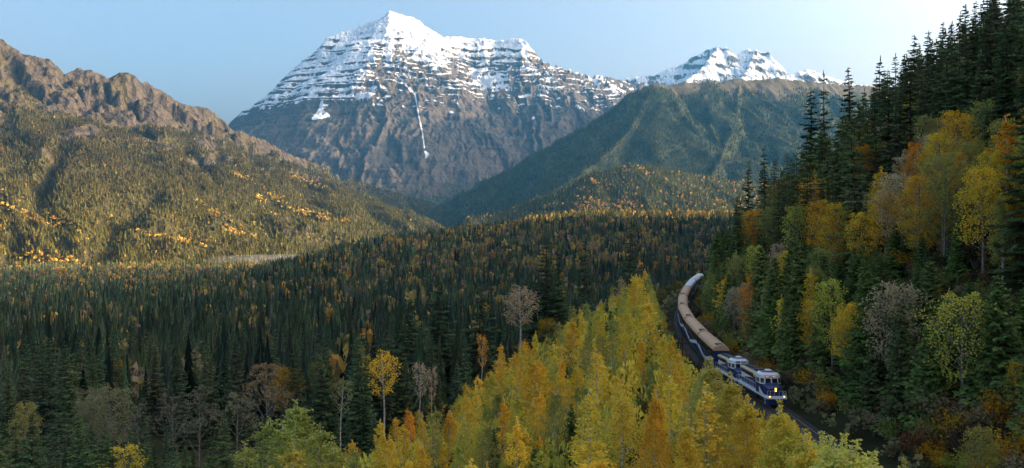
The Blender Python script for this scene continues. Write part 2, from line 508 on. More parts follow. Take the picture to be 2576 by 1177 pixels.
link('mountain_ridge', grid_mesh('mountain_ridge', xs, ys, Z_, {'forest': forest, 'grass': grassL, 'snow': np.full(X.shape, -1.0)}), M_LEFT, kind='structure')

# --- the great snowy mountain
xs = np.concatenate([np.arange(-5600, -4300, 40.0), np.arange(-4300, 1200, 11.0), np.arange(1200, 2600, 25.0)])
ys = np.concatenate([np.arange(6900, 8900, 30.0), np.arange(8900, 11500, 9.5), np.arange(11500, 12500, 40.0)])
X, Y = np.meshgrid(xs, ys)
wx = X + fbm(X / 520, Y / 520, 5, 201) * 70; wy = Y + fbm(X / 520, Y / 520, 5, 207) * 70
SKY_L = pts((540, 345, 10300), (590, 322, 10420), (640, 287, 10560), (700, 243, 10680), (740, 200, 10760), (760, 165, 10800), (785, 126, 10850), (815, 96, 10900), (880, 72, 10950), (945, 49, 11000), (975, 29, 11020))
ARETE = pts((975, 29, 11020), (970, 62, 10900), (963, 105, 10780), (957, 150, 10640), (950, 185, 10480), (940, 225, 10280), (925, 265, 10050), (900, 320, 9700), (870, 385, 9250), (840, 430, 8900))
rid = [   # crest, fall to one side, fall to the other, power, height of the ribs, their spacing
    (SKY_L, 1.75, 1.75, .93, 40, 260),
    (pts((975, 29, 11020), (992, 31, 11050), (1030, 39, 11100), (1060, 57, 11200), (1110, 91, 11350), (1180, 93, 11450), (1250, 101, 11450), (1305, 95, 11380), (1322, 106, 11330), (1345, 152, 11300), (1400, 166, 11420), (1450, 178, 11560), (1500, 186, 11700), (1560, 196, 12000), (1640, 215, 12300)), 1.5, 1.5, .93, 60, 300),
    (ARETE, 2.6, 2.0, .93, 120, 260),
    (pts((963, 105, 10780), (985, 215, 10350), (1002, 280, 9950), (1010, 350, 9500), (1020, 420, 9100)), 2.7, 1.8, .93, 150, 260),
    (pts((1110, 91, 11350), (1125, 120, 11050), (1145, 152, 10800), (1165, 190, 10600), (1200, 222, 10400), (1240, 246, 10150), (1272, 252, 9950), (1300, 285, 9750), (1330, 328, 9500), (1375, 372, 9250), (1400, 420, 9000)), 2.4, 1.6, .93, 120, 260),
    (pts((1145, 152, 10800), (1130, 200, 10450), (1122, 260, 10050), (1110, 330, 9600), (1100, 400, 9200)), 2.7, 1.9, .93, 150, 240),
    (pts((1322, 106, 11330), (1345, 165, 11000), (1380, 200, 10750), (1430, 245, 10500), (1480, 290, 10250), (1500, 330, 10000), (1540, 400, 9600)), 2.4, 1.6, .93, 130, 260),
    (pts((1450, 178, 11560), (1480, 215, 11250), (1540, 260, 10900), (1600, 320, 10500)), 1.9, 1.9, .93, 130, 240),
    (pts((690, 300, 10100), (690, 330, 9700), (720, 400, 9000)), 1.6, 1.6, .93, 60, 200),
    (pts((860, 290, 9950), (885, 340, 9500), (890, 400, 9100)), 2.0, 2.0, .93, 130, 190),
    (pts((815, 330, 9700), (830, 380, 9300), (825, 430, 9000)), 2.0, 2.0, .93, 130, 190),
]
Z = np.full(X.shape, -400.0)
for i, (pl, k, kr, p, am, gs) in enumerate(rid):
    h, d, u = ridge_field(wx, wy, pl, k, p, 300 + i * 31, am, gs, 0.0, kr)
    Z = np.maximum(Z, h)
# the broad tilted face between the left skyline and the middle arete
S_, A_ = np.array(SKY_L), np.array(ARETE)[::-1]
xar = np.interp(wy, A_[:, 1], A_[:, 0]); ysk = np.interp(wx, S_[:, 0], S_[:, 1]); zsk = np.interp(wx, S_[:, 0], S_[:, 2])
face = S_[-1, 2] - 0.43 * (S_[-1, 0] - wx) - 1.53 * (S_[-1, 1] - wy)
face = np.minimum(face, zsk - 0.95 * (ysk - wy)) + 26 * (ridged(wx / 330 + wy / 900, wy / 2400, 3, 305) - .6) - 60 * sstep(.3, .8, ridged((wx - .4 * wy) / 700, wy / 3000, 2, 308)) * sstep(0, 500, ysk - wy)
face = np.where(wx < xar, face, face - 2.6 * (wx - xar)); face = np.where(wy < ysk + 5, face, -1e3)
face = face - 0.9 * np.maximum(0, 9750 - wy)
Z = np.maximum(Z, face)
ribm = sstep(200, 700, Z) * sstep(2700, 2300, Z) * sstep(-2150, -1950, X - .1 * (Y - 10500))
Z = Z + (ridged(X / 230 + fbm(X / 300, Y / 300, 3, 334) * .8, Y / 1900, 4, 335) - .62) * 120 * ribm
Z = Z + (ridged(X / 170, Y / 170, 4, 333) - 0.6) * 15 + fbm(X / 80, Y / 80, 4, 350) * 7
# beds of rock: cliffs and ledges
PX0, PY0 = proj(X, Y, Z); mL = sstep(962, 930, PX0)
bed = Z + 0.03 * X + (fbm(X / 650, Y / 650, 4, 371) * 60 + fbm(X / 130, Y / 130, 3, 373) * 9) * (1 - .72 * mL)
thick = np.cumsum(np.array([1.0 + 0.75 * math.sin(i * 2.4) + 0.5 * math.sin(i * 5.1) for i in range(140)]).clip(0.45) * 50.0)
thick = np.concatenate([[0], thick]) - 500
idx = np.clip(np.searchsorted(thick, bed) - 1, 0, len(thick) - 2)
fr = (bed - thick[idx]) / (thick[idx + 1] - thick[idx])
hardness = np.array([.35 + .65 * abs(math.sin(i * 1.7 + .4)) for i in range(200)])[idx]
hardness = (hardness + .75 * fbm(X / 300 + idx * 7.3, Y / 500, 3, 376)).clip(0, 1.2)
hard = 0.62 * hardness * sstep(500, 1500, Z) * (0.8 + 0.6 * fbm(X / 260, Y / 260, 3, 377)).clip(0.25, 1)
tf = sstep(0.45, 1.0, fr)
Zt = Z + hard * (thick[idx + 1] - thick[idx]) * (tf - fr)
skirt = -170 + 0.36 * (Y - 6900 + 260 * fbm(X / 600, Y / 600, 3, 381)) + 14 * ridged(X / 150, Y / 400, 3, 383)
Z_ = np.maximum(Zt, np.minimum(skirt, 520))
Z_ = np.maximum(Z_, -200)
gy_, gx_ = np.gradient(Z_, ys, xs); nz = 1 / np.sqrt(1 + gx_ ** 2 + gy_ ** 2)
PX, PY = proj(X, Y, Z_)
low = fbm(X / 240, Y / 240, 4, 395)
cov = np.interp(Z + 110 * low, [1450, 1700, 2100, 2500, 2900, 3100], [.42, .52, .62, .72, .92, 1.2])
cov = cov - .07 + .14 * mL - .24 * (1 - mL) * sstep(130, 190, PY) + .12 + .30 * (nz - .60) - .55 * (hardness - .55) + .35 * fbm(X / 300, Y / 300, 4, 399) * (1 - .5 * mL) - .30 * (ridged(X / 110 + Z / 900, Z / 700, 3, 402) - .6)
# steep faces that look right hold less snow
cov = cov - .75 * sstep(.5, 1.4, -gx_) * sstep(2750, 2350, Z)
cov = cov + 1.3 * np.exp(-((PX - 1085) / 50) ** 2 - ((PY - 98) / 45) ** 2) + 1.1 * np.exp(-((PX - 1225) / 50) ** 2 - ((PY - 205) / 24) ** 2) + .8 * np.exp(-((PX - 980) / 12) ** 2 - ((PY - 110) / 60) ** 2)
snow = .5 + 1.7 * (cov - fr) 
snow = np.minimum(snow, .25 + 1.3 * cov)
snow = snow + .9 * sstep(2620, 2950, Z + 80 * low) * sstep(-2300, -2000, X)
snow = np.where(Z > 1540 + 150 * low + 230 * fbm(X / 170, Y / 170, 3, 405) * (1 - .7 * mL), snow, -0.8)
def px_line(L, wd):
    d = np.full(X.shape, 1e9)
    for a, b in zip(L[:-1], L[1:]):
        ex, ey = b[0] - a[0], b[1] - a[1]; t = np.clip(((PX - a[0]) * ex + (PY - a[1]) * ey) / (ex * ex + ey * ey), 0, 1)
        d = np.minimum(d, np.hypot(PX - a[0] - t * ex, PY - a[1] - t * ey))
    return sstep(wd, wd * .4, d)
gully = np.maximum(px_line([(1000, 190), (1022, 215), (1045, 240), (1052, 285), (1062, 330), (1068, 372)], 2.6), px_line([(1069, 382), (1077, 389), (1072, 395)], 5))
gully = np.maximum(gully, px_line([(810, 256), (806, 275), (788, 298), (826, 291), (806, 275), (806, 294)], 6))
snow = np.maximum(snow, -.3 + 1.35 * gully)
forestR = 0.9 * sstep(560, 220, Z + 130 * fbm(X / 250, Y / 250, 3, 401)) - 0.4 * sstep(0.75, 0.6, nz)
link('snowy_mountain', grid_mesh('snowy_mountain', xs, ys, Z_, {'forest': forestR, 'grass': np.full(X.shape, -1.0), 'snow': snow}, smooth=True), M_ROBSON, kind='structure')

# --- the far white mountain
xs = np.arange(800, 9500, 24.0); ys = np.arange(12300, 16900, 24.0)
X, Y = np.meshgrid(xs, ys)
rid = [
    (pts((1430, 235, 14600), (1500, 212, 14700), (1570, 196, 14800), (1640, 186, 14900), (1700, 166, 15000), (1760, 131, 15000), (1808, 112, 15000), (1828, 117, 15000), (1850, 136, 15050), (1880, 122, 15100), (1900, 124, 15100), (1935, 130, 15100), (1958, 165, 15100), (1975, 191, 15100), (2030, 172, 15300), (2070, 185, 15400), (2110, 200, 15500), (2250, 225, 15600)), 1.75, 0.94),
    (pts((1808, 112, 15000), (1770, 165, 14400), (1720, 205, 13900), (1680, 240, 13500)), 1.5, 0.94),
    (pts((1900, 124, 15100), (1880, 170, 14500), (1850, 215, 13900)), 1.5, 0.94),
    (pts((1958, 165, 15100), (1990, 200, 14600), (2000, 240, 14000)), 1.5, 0.94),
]
Z = np.full(X.shape, -300.0)
for i, (pl, k, p) in enumerate(rid):
    h, d, u = ridge_field(X, Y, pl, k, p, 500 + i * 31, 150, 300)
    Z = np.maximum(Z, h)
Z = Z + (ridged(X / 260, Y / 260, 4, 533) - 0.6) * 60
nz, sx_, sy_ = slope_of(xs, ys, Z)
snow = 0.08 + 0.9 * (nz - 0.55) + 0.5 * sstep(1900, 3000, Z) + 0.35 * fbm(X / 250, Y / 250, 4, 595) + 0.2 * np.sin(Z / 34.0 + 0.002 * X)
link('far_mountain', grid_mesh('far_mountain', xs, ys, Z, {'forest': np.full(X.shape, -1.0), 'grass': np.full(X.shape, -1.0), 'snow': snow}), M_ROBSON, kind='structure')

# --- wooded mountain in the blue haze
xs = np.arange(-900, 6200, 19.0); ys = np.arange(4700, 9300, 19.0)
X, Y = np.meshgrid(xs, ys)
rid = [
    (pts((1040, 560, 6400), (1100, 516, 6500), (1240, 440, 6600), (1380, 365, 6700), (1500, 300, 6800), (1590, 231, 6950), (1640, 212, 7000), (1750, 205, 7150), (1860, 198, 7300), (1960, 196, 7400), (2060, 204, 7500), (2110, 214, 7600), (2300, 215, 7800), (2600, 200, 8000)), 1.75, 0.87),
    (pts((1640, 212, 7000), (1600, 300, 6500), (1530, 380, 6000), (1420, 460, 5500), (1300, 520, 5200)), 1.6, 0.88),
    (pts((1860, 198, 7300), (1850, 300, 6600), (1810, 400, 5900), (1770, 470, 5400)), 1.6, 0.88),
    (pts((2060, 204, 7500), (2060, 300, 6700), (2030, 400, 6000), (1990, 460, 5500)), 1.6, 0.88),
]
Z = np.full(X.shape, -300.0)
for i, (pl, k, p) in enumerate(rid):
    h, d, u = ridge_field(X, Y, pl, k, p, 700 + i * 31, 105, 330)
    Z = np.maximum(Z, h)
Z = Z + fbm(X / 160, Y / 160, 5, 741) * 16
Z_ = np.maximum(Z, -200)
nz, sx_, sy_ = slope_of(xs, ys, Z_)
forest = 0.95 * sstep(1420, 1120, Z + 130 * fbm(X / 300, Y / 300, 3, 761)) + 0.22 * fbm(X / 140, Y / 140, 4, 766) - 0.25 * sstep(0.8, 0.68, nz)
HR = HF(xs, ys, Z_); HR_forest = forest
link('wooded_mountain', grid_mesh('wooded_mountain', xs, ys, Z_, {'forest': forest, 'grass': 0.45 + 0.4 * fbm(X / 200, Y / 200, 3, 771), 'snow': np.full(X.shape, -1.0)}), M_RIGHT, kind='structure')

# --- low wooded hill in front of it
xs = np.arange(-500, 3000, 14.0); ys = np.arange(3300, 5800, 14.0)
X, Y = np.meshgrid(xs, ys)
crest = pts((1180, 548, 4200), (1270, 531, 4300), (1400, 481, 4400), (1500, 431, 4500), (1580, 415, 4550), (1640, 418, 4600), (1750, 440, 4700), (1850, 455, 4800), (1990, 470, 5000), (2200, 470, 5200))
Z, D, U = ridge_field(X, Y, crest, 0.95, 0.92, 801, 40, 260)
Z = Z + fbm(X / 120, Y / 120, 4, 841) * 9
Z_ = np.maximum(Z, -200)
HS = HF(xs, ys, Z_)
link('low_hill', grid_mesh('low_hill', xs, ys, Z_, {'forest': 0.8 + 0.3 * fbm(X / 110, Y / 110, 4, 866), 'grass': np.full(X.shape, 0.5), 'snow': np.full(X.shape, -1.0)}), M_RIGHT, kind='structure')

# --- the high range out of frame to the right that keeps the foot of the snowy mountain in shade
xs = np.arange(5200, 11200, 60.0); ys = np.arange(7400, 13200, 60.0)
X, Y = np.meshgrid(xs, ys)
Z, D, U = ridge_field(X, Y, [np.array(q, float) for q in ((7900, 8200, 2500), (7750, 8900, 3350), (7650, 9700, 3560), (7650, 10500, 3560), (7950, 11200, 3400), (8700, 12200, 3000))], 2.9, 0.93, 901, 100, 500)
Z = np.maximum(Z, -200)
link('side_mountain', grid_mesh('side_mountain', xs, ys, Z, {'forest': sstep(1200, 700, Z), 'grass': np.full(X.shape, -1.0), 'snow': sstep(1500, 2600, Z)}), M_ROBSON, kind='structure')

# ------------------------------------------------------------------ trees: one of each kind first, then copies
def unit(a):
    return a / np.maximum(np.linalg.norm(a, axis=-1, keepdims=True), 1e-9)

def kites(B, D, S, L, Wd, at=0.45):
    """one four-cornered spray per row: from B along D (length L), half width Wd along S"""
    L = L[:, None]; Wd = Wd[:, None]
    v = np.stack([B, B + D * L * at + S * Wd, B + D * L, B + D * L * at - S * Wd], 1)
    return v.reshape(-1, 3), np.arange(len(B) * 4).reshape(-1, 4)

def conifer_crown(g, H, Rr, whorls, br, sprays, droop, lift, fill, base=0.05, power=0.85, shag=1.0, thin=0.0):
    """needled boughs in whorls, each bough carrying hanging sprays left, right and at its tip"""
    Bs, Ds, Ss, Ls, Ws, Ts = [], [], [], [], [], []
    for i in range(whorls):
        t = base + (1 - base) * (i + g.uniform(-.3, .3)) / whorls
        t = min(max(t, base), 0.985)
        h = H * t
        Lb0 = Rr * (1 - t) ** power * (0.72 + 0.45 * g.random()) + 0.18
        nb = max(3, int(br * (0.55 + 0.45 * (1 - t))))
        a0 = g.uniform(0, 6.283)
        for j in range(nb):
            if g.random() < thin: continue
            az = a0 + 6.283 * j / nb + g.uniform(-.35, .35)
            Lb = Lb0 * g.uniform(0.62, 1.18)
            hb = h + H * (1 - base) / whorls * g.uniform(-.55, .55)
            o = np.array([math.cos(az), math.sin(az), 0.0]); sd_ = np.array([-o[1], o[0], 0.0])
            dr = droop * (1 - 0.75 * t)
            s = np.linspace(0.12, 1.0, sprays) + g.uniform(-.04, .04, sprays)
            P = o[None] * (s * Lb)[:, None]
            P[:, 2] = hb + Lb * (0.10 * s - dr * s ** 1.4 + lift * s ** 4)
            tone = g.uniform(0.75, 1.2)
            for sg in (-1, 1):
                k = len(s)
                D = unit(o[None] * 0.75 + sd_[None] * sg * g.uniform(0.5, 1.0, (k, 1)) + np.array([0, 0, -1.0])[None] * g.uniform(0.15, 0.55, (k, 1)) * shag)
                S = unit(np.cross(D, np.array([0, 0, 1.0])[None] + g.normal(0, .35, (k, 3))))
                Bs.append(P); Ds.append(D); Ss.append(S)
                Ls.append((0.30 * Lb * (1.15 - 0.55 * s) + 0.32) * g.uniform(.8, 1.25, k)); Ws.append((0.085 * Lb + 0.13) * fill * g.uniform(.8, 1.25, k))
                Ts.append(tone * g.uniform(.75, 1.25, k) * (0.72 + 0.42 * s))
            Bs.append(P[-1:] - o[None] * 0.1 * Lb); Ds.append(unit(o + np.array([0, 0, -0.25 + lift]))[None]); Ss.append(sd_[None])
            Ls.append(np.array([0.28 * Lb + 0.25])); Ws.append(np.array([0.10 * Lb * fill + 0.06])); Ts.append(np.array([tone * 1.2]))
    # the leader
    Bs.append(np.array([[0, 0, H * 0.93]] * 3)); Ds.append(unit(np.array([[.04, 0, 1.], [-.03, .04, 1], [0, -.04, 1.]]))); Ss.append(np.array([[1., 0, 0], [-.5, .87, 0], [-.5, -.87, 0]]))
    Ls.append(np.full(3, H * 0.075)); Ws.append(np.full(3, 0.10)); Ts.append(np.ones(3))
    return [np.concatenate(q) for q in (Bs, Ds, Ss, Ls, Ws, Ts)]

def spray_mesh(name, data, base_col, mat, jitter=0.12, g=None):
    B, D, S, L, Wd, T = data
    v, q = kites(B, D, S, L, Wd)
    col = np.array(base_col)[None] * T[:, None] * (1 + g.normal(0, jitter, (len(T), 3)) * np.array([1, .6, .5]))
    me = np_mesh(name, v, quads=q, cols=np.repeat(col.clip(0.002, 1), 4, 0))
    me.materials.append(mat)
    return me

def stem_mesh(name, H, r0, mat, g, limbs=(), lean=0.02, top=0.97):
    mb = MB()
    k = 7
    pts_ = [(math.sin(i * .9 + r0 * 9) * H * lean * .3 * i / k, math.cos(i * 1.3) * H * lean * .3 * i / k, H * top * i / k - 0.8 * (i == 0)) for i in range(k + 1)]
    mb.tube(pts_, [r0 * (1 - i / k) ** 0.8 + 0.02 for i in range(k + 1)], 6)
    for pl, r in limbs:
        mb.tube(pl, r, 4, cap=False)
    return mb.mesh(name, mat, smooth=True)

def leaf_cloud(g, centres, radii, per, size, up=0.3):
    n = len(centres)
    C_ = np.repeat(centres, per, 0); R_ = np.repeat(radii, per)
    off = unit(g.normal(0, 1, (n * per, 3))) * (g.random(n * per) ** 0.5)[:, None] * R_[:, None]
    B = C_ + off * np.array([1, 1, 1.15])
    D = unit(g.normal(0, 1, (n * per, 3)) + np.array([0, 0, -up]))
    S = unit(np.cross(D, g.normal(0, 1, (n * per, 3))))
    L = size * g.uniform(0.7, 1.3, n * per)
    T = np.repeat(g.uniform(0.72, 1.18, n), per) * g.uniform(0.7, 1.25, n * per)
    return B, D, S, L, L * 0.42, T

def crown_limbs(g, H, lo, Rr, n, shape, updir=0.9, thick=0.06, fork=2):
    """limbs rising from the stem; returns the limb polylines and the points that carry leaves"""
    limbs, tips, rad = [], [], []
    for i in range(n):
        t = lo + (0.97 - lo) * (i + g.random() * .8) / n
        az = i * 2.4 + g.uniform(-.4, .4)
        u = (t - lo) / (1 - lo)
        Lb = Rr * shape(u) * g.uniform(.75, 1.15)
        o = np.array([math.cos(az), math.sin(az), 0])
        p0 = np.array([0, 0, H * t * 0.93])
        p1 = p0 + o * Lb * .5 + np.array([0, 0, Lb * updir * .45]); p2 = p0 + o * Lb + np.array([0, 0, Lb * updir])
        limbs.append(([tuple(p0), tuple(p1), tuple(p2)], [thick * (1.1 - .7 * u), thick * .6 * (1.1 - .7 * u), .012]))
        for s in np.linspace(.45, 1.05, 3 + int(Lb > 1.6)):
            q = p0 + o * Lb * s + np.array([0, 0, Lb * updir * s]) + g.normal(0, .12 * Lb, 3)
            tips.append(q); rad.append(0.32 + 0.20 * Lb * g.uniform(.7, 1.2))
        for f in range(fork):
            az2 = az + g.choice([-1, 1]) * g.uniform(.5, 1.0); o2 = np.array([math.cos(az2), math.sin(az2), 0]); L2 = Lb * g.uniform(.45, .7)
            q1 = p1 + o2 * L2 + np.array([0, 0, L2 * updir])
            limbs.append(([tuple(p1), tuple((p1 + q1) / 2 + np.array([0, 0, -.05])), tuple(q1)], [thick * .45, thick * .3, .01]))
            for s in (.6, 1.0):
                tips.append(p1 + (q1 - p1) * s + g.normal(0, .08 * Lb, 3)); rad.append(0.28 + 0.17 * Lb)
    return limbs, np.array(tips), np.array(rad)

def bare_limbs(g, p, d, L, r, depth, out, tips):
    pts_ = [p]; q = np.array(p); dd = np.array(d)
    for i in range(3):
        dd = unit(dd + g.normal(0, .13, 3) + np.array([0, 0, .06])); q = q + dd * L / 3; pts_.append(tuple(q))
    out.append((pts_, [r, r * .85, r * .7, r * .5]))
    if depth == 0:
        tips.append(q); return
    for k in range(3 if depth > 1 else 4):
        t = g.uniform(.45, 1.0); b = np.array(pts_[1]) + (np.array(pts_[3]) - np.array(pts_[1])) * t
        nd = unit(dd + unit(g.normal(0, 1, 3)) * g.uniform(.55, .95))
        bare_limbs(g, tuple(b), nd, L * g.uniform(.5, .72), r * .5, depth - 1, out, tips)

PROTO = {}
def add_proto(kind, name, crown, trunk, H, Rr):
    PROTO.setdefault(kind, []).append(dict(name=name, crown=crown, trunk=trunk, H=H, R=Rr))

for i in range(6):      # spruce
    g = np.random.default_rng(100 + i); H = 26.0; Rr = [3.6, 4.2, 3.2, 4.6, 3.0, 3.9][i]
    d = conifer_crown(g, H, Rr, [30, 28, 34, 26, 34, 30][i], 8, 5, 0.42, 0.16, 1.0, power=[.8, .9, .75, .85, .7, .95][i], thin=.06)
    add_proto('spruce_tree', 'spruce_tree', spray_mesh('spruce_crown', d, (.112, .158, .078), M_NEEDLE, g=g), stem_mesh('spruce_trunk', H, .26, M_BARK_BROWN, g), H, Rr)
for i in range(6):      # fir on the hillside: more open and shaggy
    g = np.random.default_rng(200 + i); H = 28.0; Rr = [3.8, 3.2, 4.4, 3.5, 4.8, 3.0][i]
    d = conifer_crown(g, H, Rr, [27, 30, 24, 22, 28, 20][i], 8, 6, 0.36, 0.10, 1.15, power=[.7, .65, .8, .6, .85, .6][i], thin=[.08, .12, .1, .25, .08, .38][i])
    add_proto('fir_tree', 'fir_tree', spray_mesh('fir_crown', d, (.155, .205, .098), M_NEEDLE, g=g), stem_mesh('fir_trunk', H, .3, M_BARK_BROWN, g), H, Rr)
for i in range(5):      # cedar beside the line: dense hanging fans
    g = np.random.default_rng(300 + i); H = 22.0; Rr = [3.3, 3.8, 3.0, 4.1, 3.4][i]
    d = conifer_crown(g, H, Rr, 36, 10, 6, 0.30, 0.22, 1.05, base=.02, power=[.62, .7, .55, .66, .6][i], shag=1.7)
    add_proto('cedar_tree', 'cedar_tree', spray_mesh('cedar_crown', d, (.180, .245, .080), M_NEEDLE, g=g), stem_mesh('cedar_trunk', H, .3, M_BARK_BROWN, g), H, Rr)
for i in range(8):      # slim aspen
    g = np.random.default_rng(400 + i); H = 16.0; Rr = [1.9, 1.6, 2.3, 1.8, 2.6, 1.5, 2.1, 1.7][i]
    lo = [.15, .22, .12, .3, .15, .2, .25, .12][i]
    sh = lambda u: (1 - u) ** .6 * (0.5 + 1.1 * min(u * 3, .5)) * g.uniform(.55, 1.25)
    limbs, tips, rad = crown_limbs(g, H, lo, Rr, 40, sh, 1.35, .05, 2)
    rad = rad * g.uniform(.55, 1.0, len(rad))
    tips = np.vstack([tips, [[0, 0, H * t] for t in (.88, .91, .94, .965, .985)]]); rad = np.concatenate([rad, [.4, .35, .3, .25, .2]])
    d = leaf_cloud(g, tips, rad, [8, 8, 9, 5, 9, 9, 5, 7][i], .25)
    add_proto('aspen_tree', 'aspen_tree', spray_mesh('aspen_crown', d, (1, 1, 1), M_LEAF, .10, g), stem_mesh('aspen_trunk', H, .16, M_BARK_WHITE, g, limbs[::2]), H, Rr)
for i in range(3):      # fine leaved aspen for the trees close by
    g = np.random.default_rng(450 + i); H = 16.0; Rr = [2.3, 2.8, 2.0][i]
    sh = lambda u: (1 - u) ** .7 * (0.45 + 1.2 * min(u * 3, .55))
    limbs, tips, rad = crown_limbs(g, H, .2, Rr, 46, sh, 1.0, .045, 3)
    tips = np.vstack([tips, [[0, 0, H * t] for t in (.88, .91, .94, .965, .985)]]); rad = np.concatenate([rad, [.4, .35, .3, .25, .2]])
    d = leaf_cloud(g, tips, rad, 30, .15)
    add_proto('near_aspen', 'aspen_tree', spray_mesh('near_aspen_crown', d, (1, 1, 1), M_LEAF, .14, g), stem_mesh('near_aspen_trunk', H, .12, M_BARK_WHITE, g, limbs), H, Rr)
for i in range(3):      # aspen with a long bare white stem and a small high crown
    g = np.random.default_rng(480 + i); H = 19.0; Rr = [2.6, 1.9, 2.2][i]
    sh = lambda u: math.sin(math.pi * min(.12 + u * .88, .97)) ** .6
    limbs, tips, rad = crown_limbs(g, H, .60, Rr, 16, sh, .9, .06, 2)
    d = leaf_cloud(g, tips, rad, [12, 7, 5][i], .27)
    add_proto('tall_aspen', 'aspen_tree', spray_mesh('tall_aspen_crown', d, (1, 1, 1), M_LEAF, .10, g), stem_mesh('tall_aspen_trunk', H, .19, M_BARK_WHITE, g, limbs, lean=.05), H, Rr)
for i in range(5):      # broad cottonwood
    g = np.random.default_rng(500 + i); H = 19.0; Rr = [4.2, 3.8, 4.8, 3.4, 4.4][i]
    sh = lambda u: math.sin(math.pi * min(.2 + u * .78, .95)) ** .7
    limbs, tips, rad = crown_limbs(g, H, .26, Rr, 34, sh, .75, .09, 3)
    d = leaf_cloud(g, tips, rad * .9, [11, 9, 12, 10, 8][i], .30)
    add_proto('cottonwood_tree', 'cottonwood_tree', spray_mesh('cottonwood_crown', d, (1, 1, 1), M_LEAF, .12, g), stem_mesh('cottonwood_trunk', H, .24, M_BARK_GREY, g, limbs), H, Rr)
for i in range(4):      # bare tree
    g = np.random.default_rng(600 + i); H = 17.0; out_, tips = [], []
    for k in range(15):
        t = .22 + .72 * k / 15; az = k * 2.4 + g.uniform(-.4, .4)
        bare_limbs(g, (0, 0, H * t), unit(np.array([math.cos(az), math.sin(az), 1.15])), 4.4 * (1.15 - t) + .7, .085 * (1.25 - t), 2 if k % 2 else 3, out_, tips)
    tips = np.array(tips)
    d = leaf_cloud(g, tips, np.full(len(tips), .34), [2, 5, 1, 7][i], .24)
    add_proto('bare_tree', 'bare_tree', spray_mesh('bare_tree_leaves', d, (1, 1, 1), M_LEAF, .12, g), stem_mesh('bare_tree_trunk', H, .2, M_BARK_GREY, g, out_), H, 4.0)
for i in range(4):      # shrub
    g = np.random.default_rng(700 + i); H = 4.0; Rr = 2.2
    stems, tips = [], []
    for k in range(14):
        az = k * 2.4; o = np.array([math.cos(az), math.sin(az), 0]) * g.uniform(.3, 1.0)
        p2 = o * Rr + np.array([0, 0, H * g.uniform(.55, 1.0)]); p1 = o * Rr * .4 + np.array([0, 0, p2[2] * .55])
        stems.append(([(0, 0, -.3), tuple(p1), tuple(p2)], [.05, .03, .01]))
        for s in (.35, .6, .8, 1.0): tips.append(p1 * (1 - s) + p2 * s + g.normal(0, .25, 3))
    tips = np.array(tips)
    d = leaf_cloud(g, tips, g.uniform(.45, .85, len(tips)), 15, .24)
    add_proto('shrub', 'shrub', spray_mesh('shrub_foliage', d, (1, 1, 1), M_LEAF, .14, g), stem_mesh('shrub_stems', .5, .06, M_BARK_GREY, g, stems), H, Rr)

TREES = []
def plant(kind, x, y, H, col, idx=None, sx=1.0, z=None, rot=None, label=None, word=''):
    P = PROTO[kind]; p = P[R.randrange(len(P)) if idx is None else idx % len(P)]
    z = float(gz(np.array([x]), np.array([y]))[0]) if z is None else z
    o = bpy.data.objects.new(p['name'], None); C.objects.link(o)
    s = H / p['H']
    o.location = (x, y, z - 0.15); o.scale = (s * sx, s * sx, s); o.rotation_euler = (R.uniform(-.025, .025), R.uniform(-.025, .025), R.uniform(0, 6.283) if rot is None else rot)
    o.empty_display_size = .5
    t = bpy.data.objects.new('trunk', p['trunk']); C.objects.link(t); t.parent = o
    c = bpy.data.objects.new('leaves' if kind == 'bare_tree' else 'foliage' if kind == 'shrub' else 'crown', p['crown']); C.objects.link(c); c.parent = o
    c.color = (*col, 1)
    px, py = proj(x, y, z); _, pt = proj(x, y, z + H)
    TREES.append(dict(o=o, kind=p['name'], x=x, y=y, px=float(px), pb=float(py), pt=float(pt), H=H, r=p['R'] * s * sx, label=label, word=word))
    return o

def jit(c, a=.12):
    k = R.uniform(1 - a, 1 + a); return tuple(max(.004, q * k * R.uniform(1 - a * .5, 1 + a * .5)) for q in c)
YEL, GOLD, AMB, ORG, LIME, OLV, TAN, RUST = (.96, .75, .11), (.97, .67, .07), (.95, .54, .05), (.90, .40, .04), (.68, .66, .12), (.47, .47, .13), (.62, .49, .29), (.44, .22, .11)
NAMES = {YEL: 'yellow', GOLD: 'golden', AMB: 'amber', ORG: 'orange', LIME: 'lime green', OLV: 'olive green', TAN: 'tan', RUST: 'rusty red'}

def at_px(px, pt, d, kind, H=None, col=(1, 1, 1), idx=None, sx=1.0, label=None, word='', rot=None):
    """stands on the ground d metres ahead, with its tip where the photograph has it"""
    x = (px - CX) / F * d
    z = float(gz(np.array([x]), np.array([d]))[0])
    h = (HY - pt) / F * d - z
    if H is not None: h = H
    return plant(kind, x, d, max(h, 3.0), col, idx, sx, z, rot, label, word)

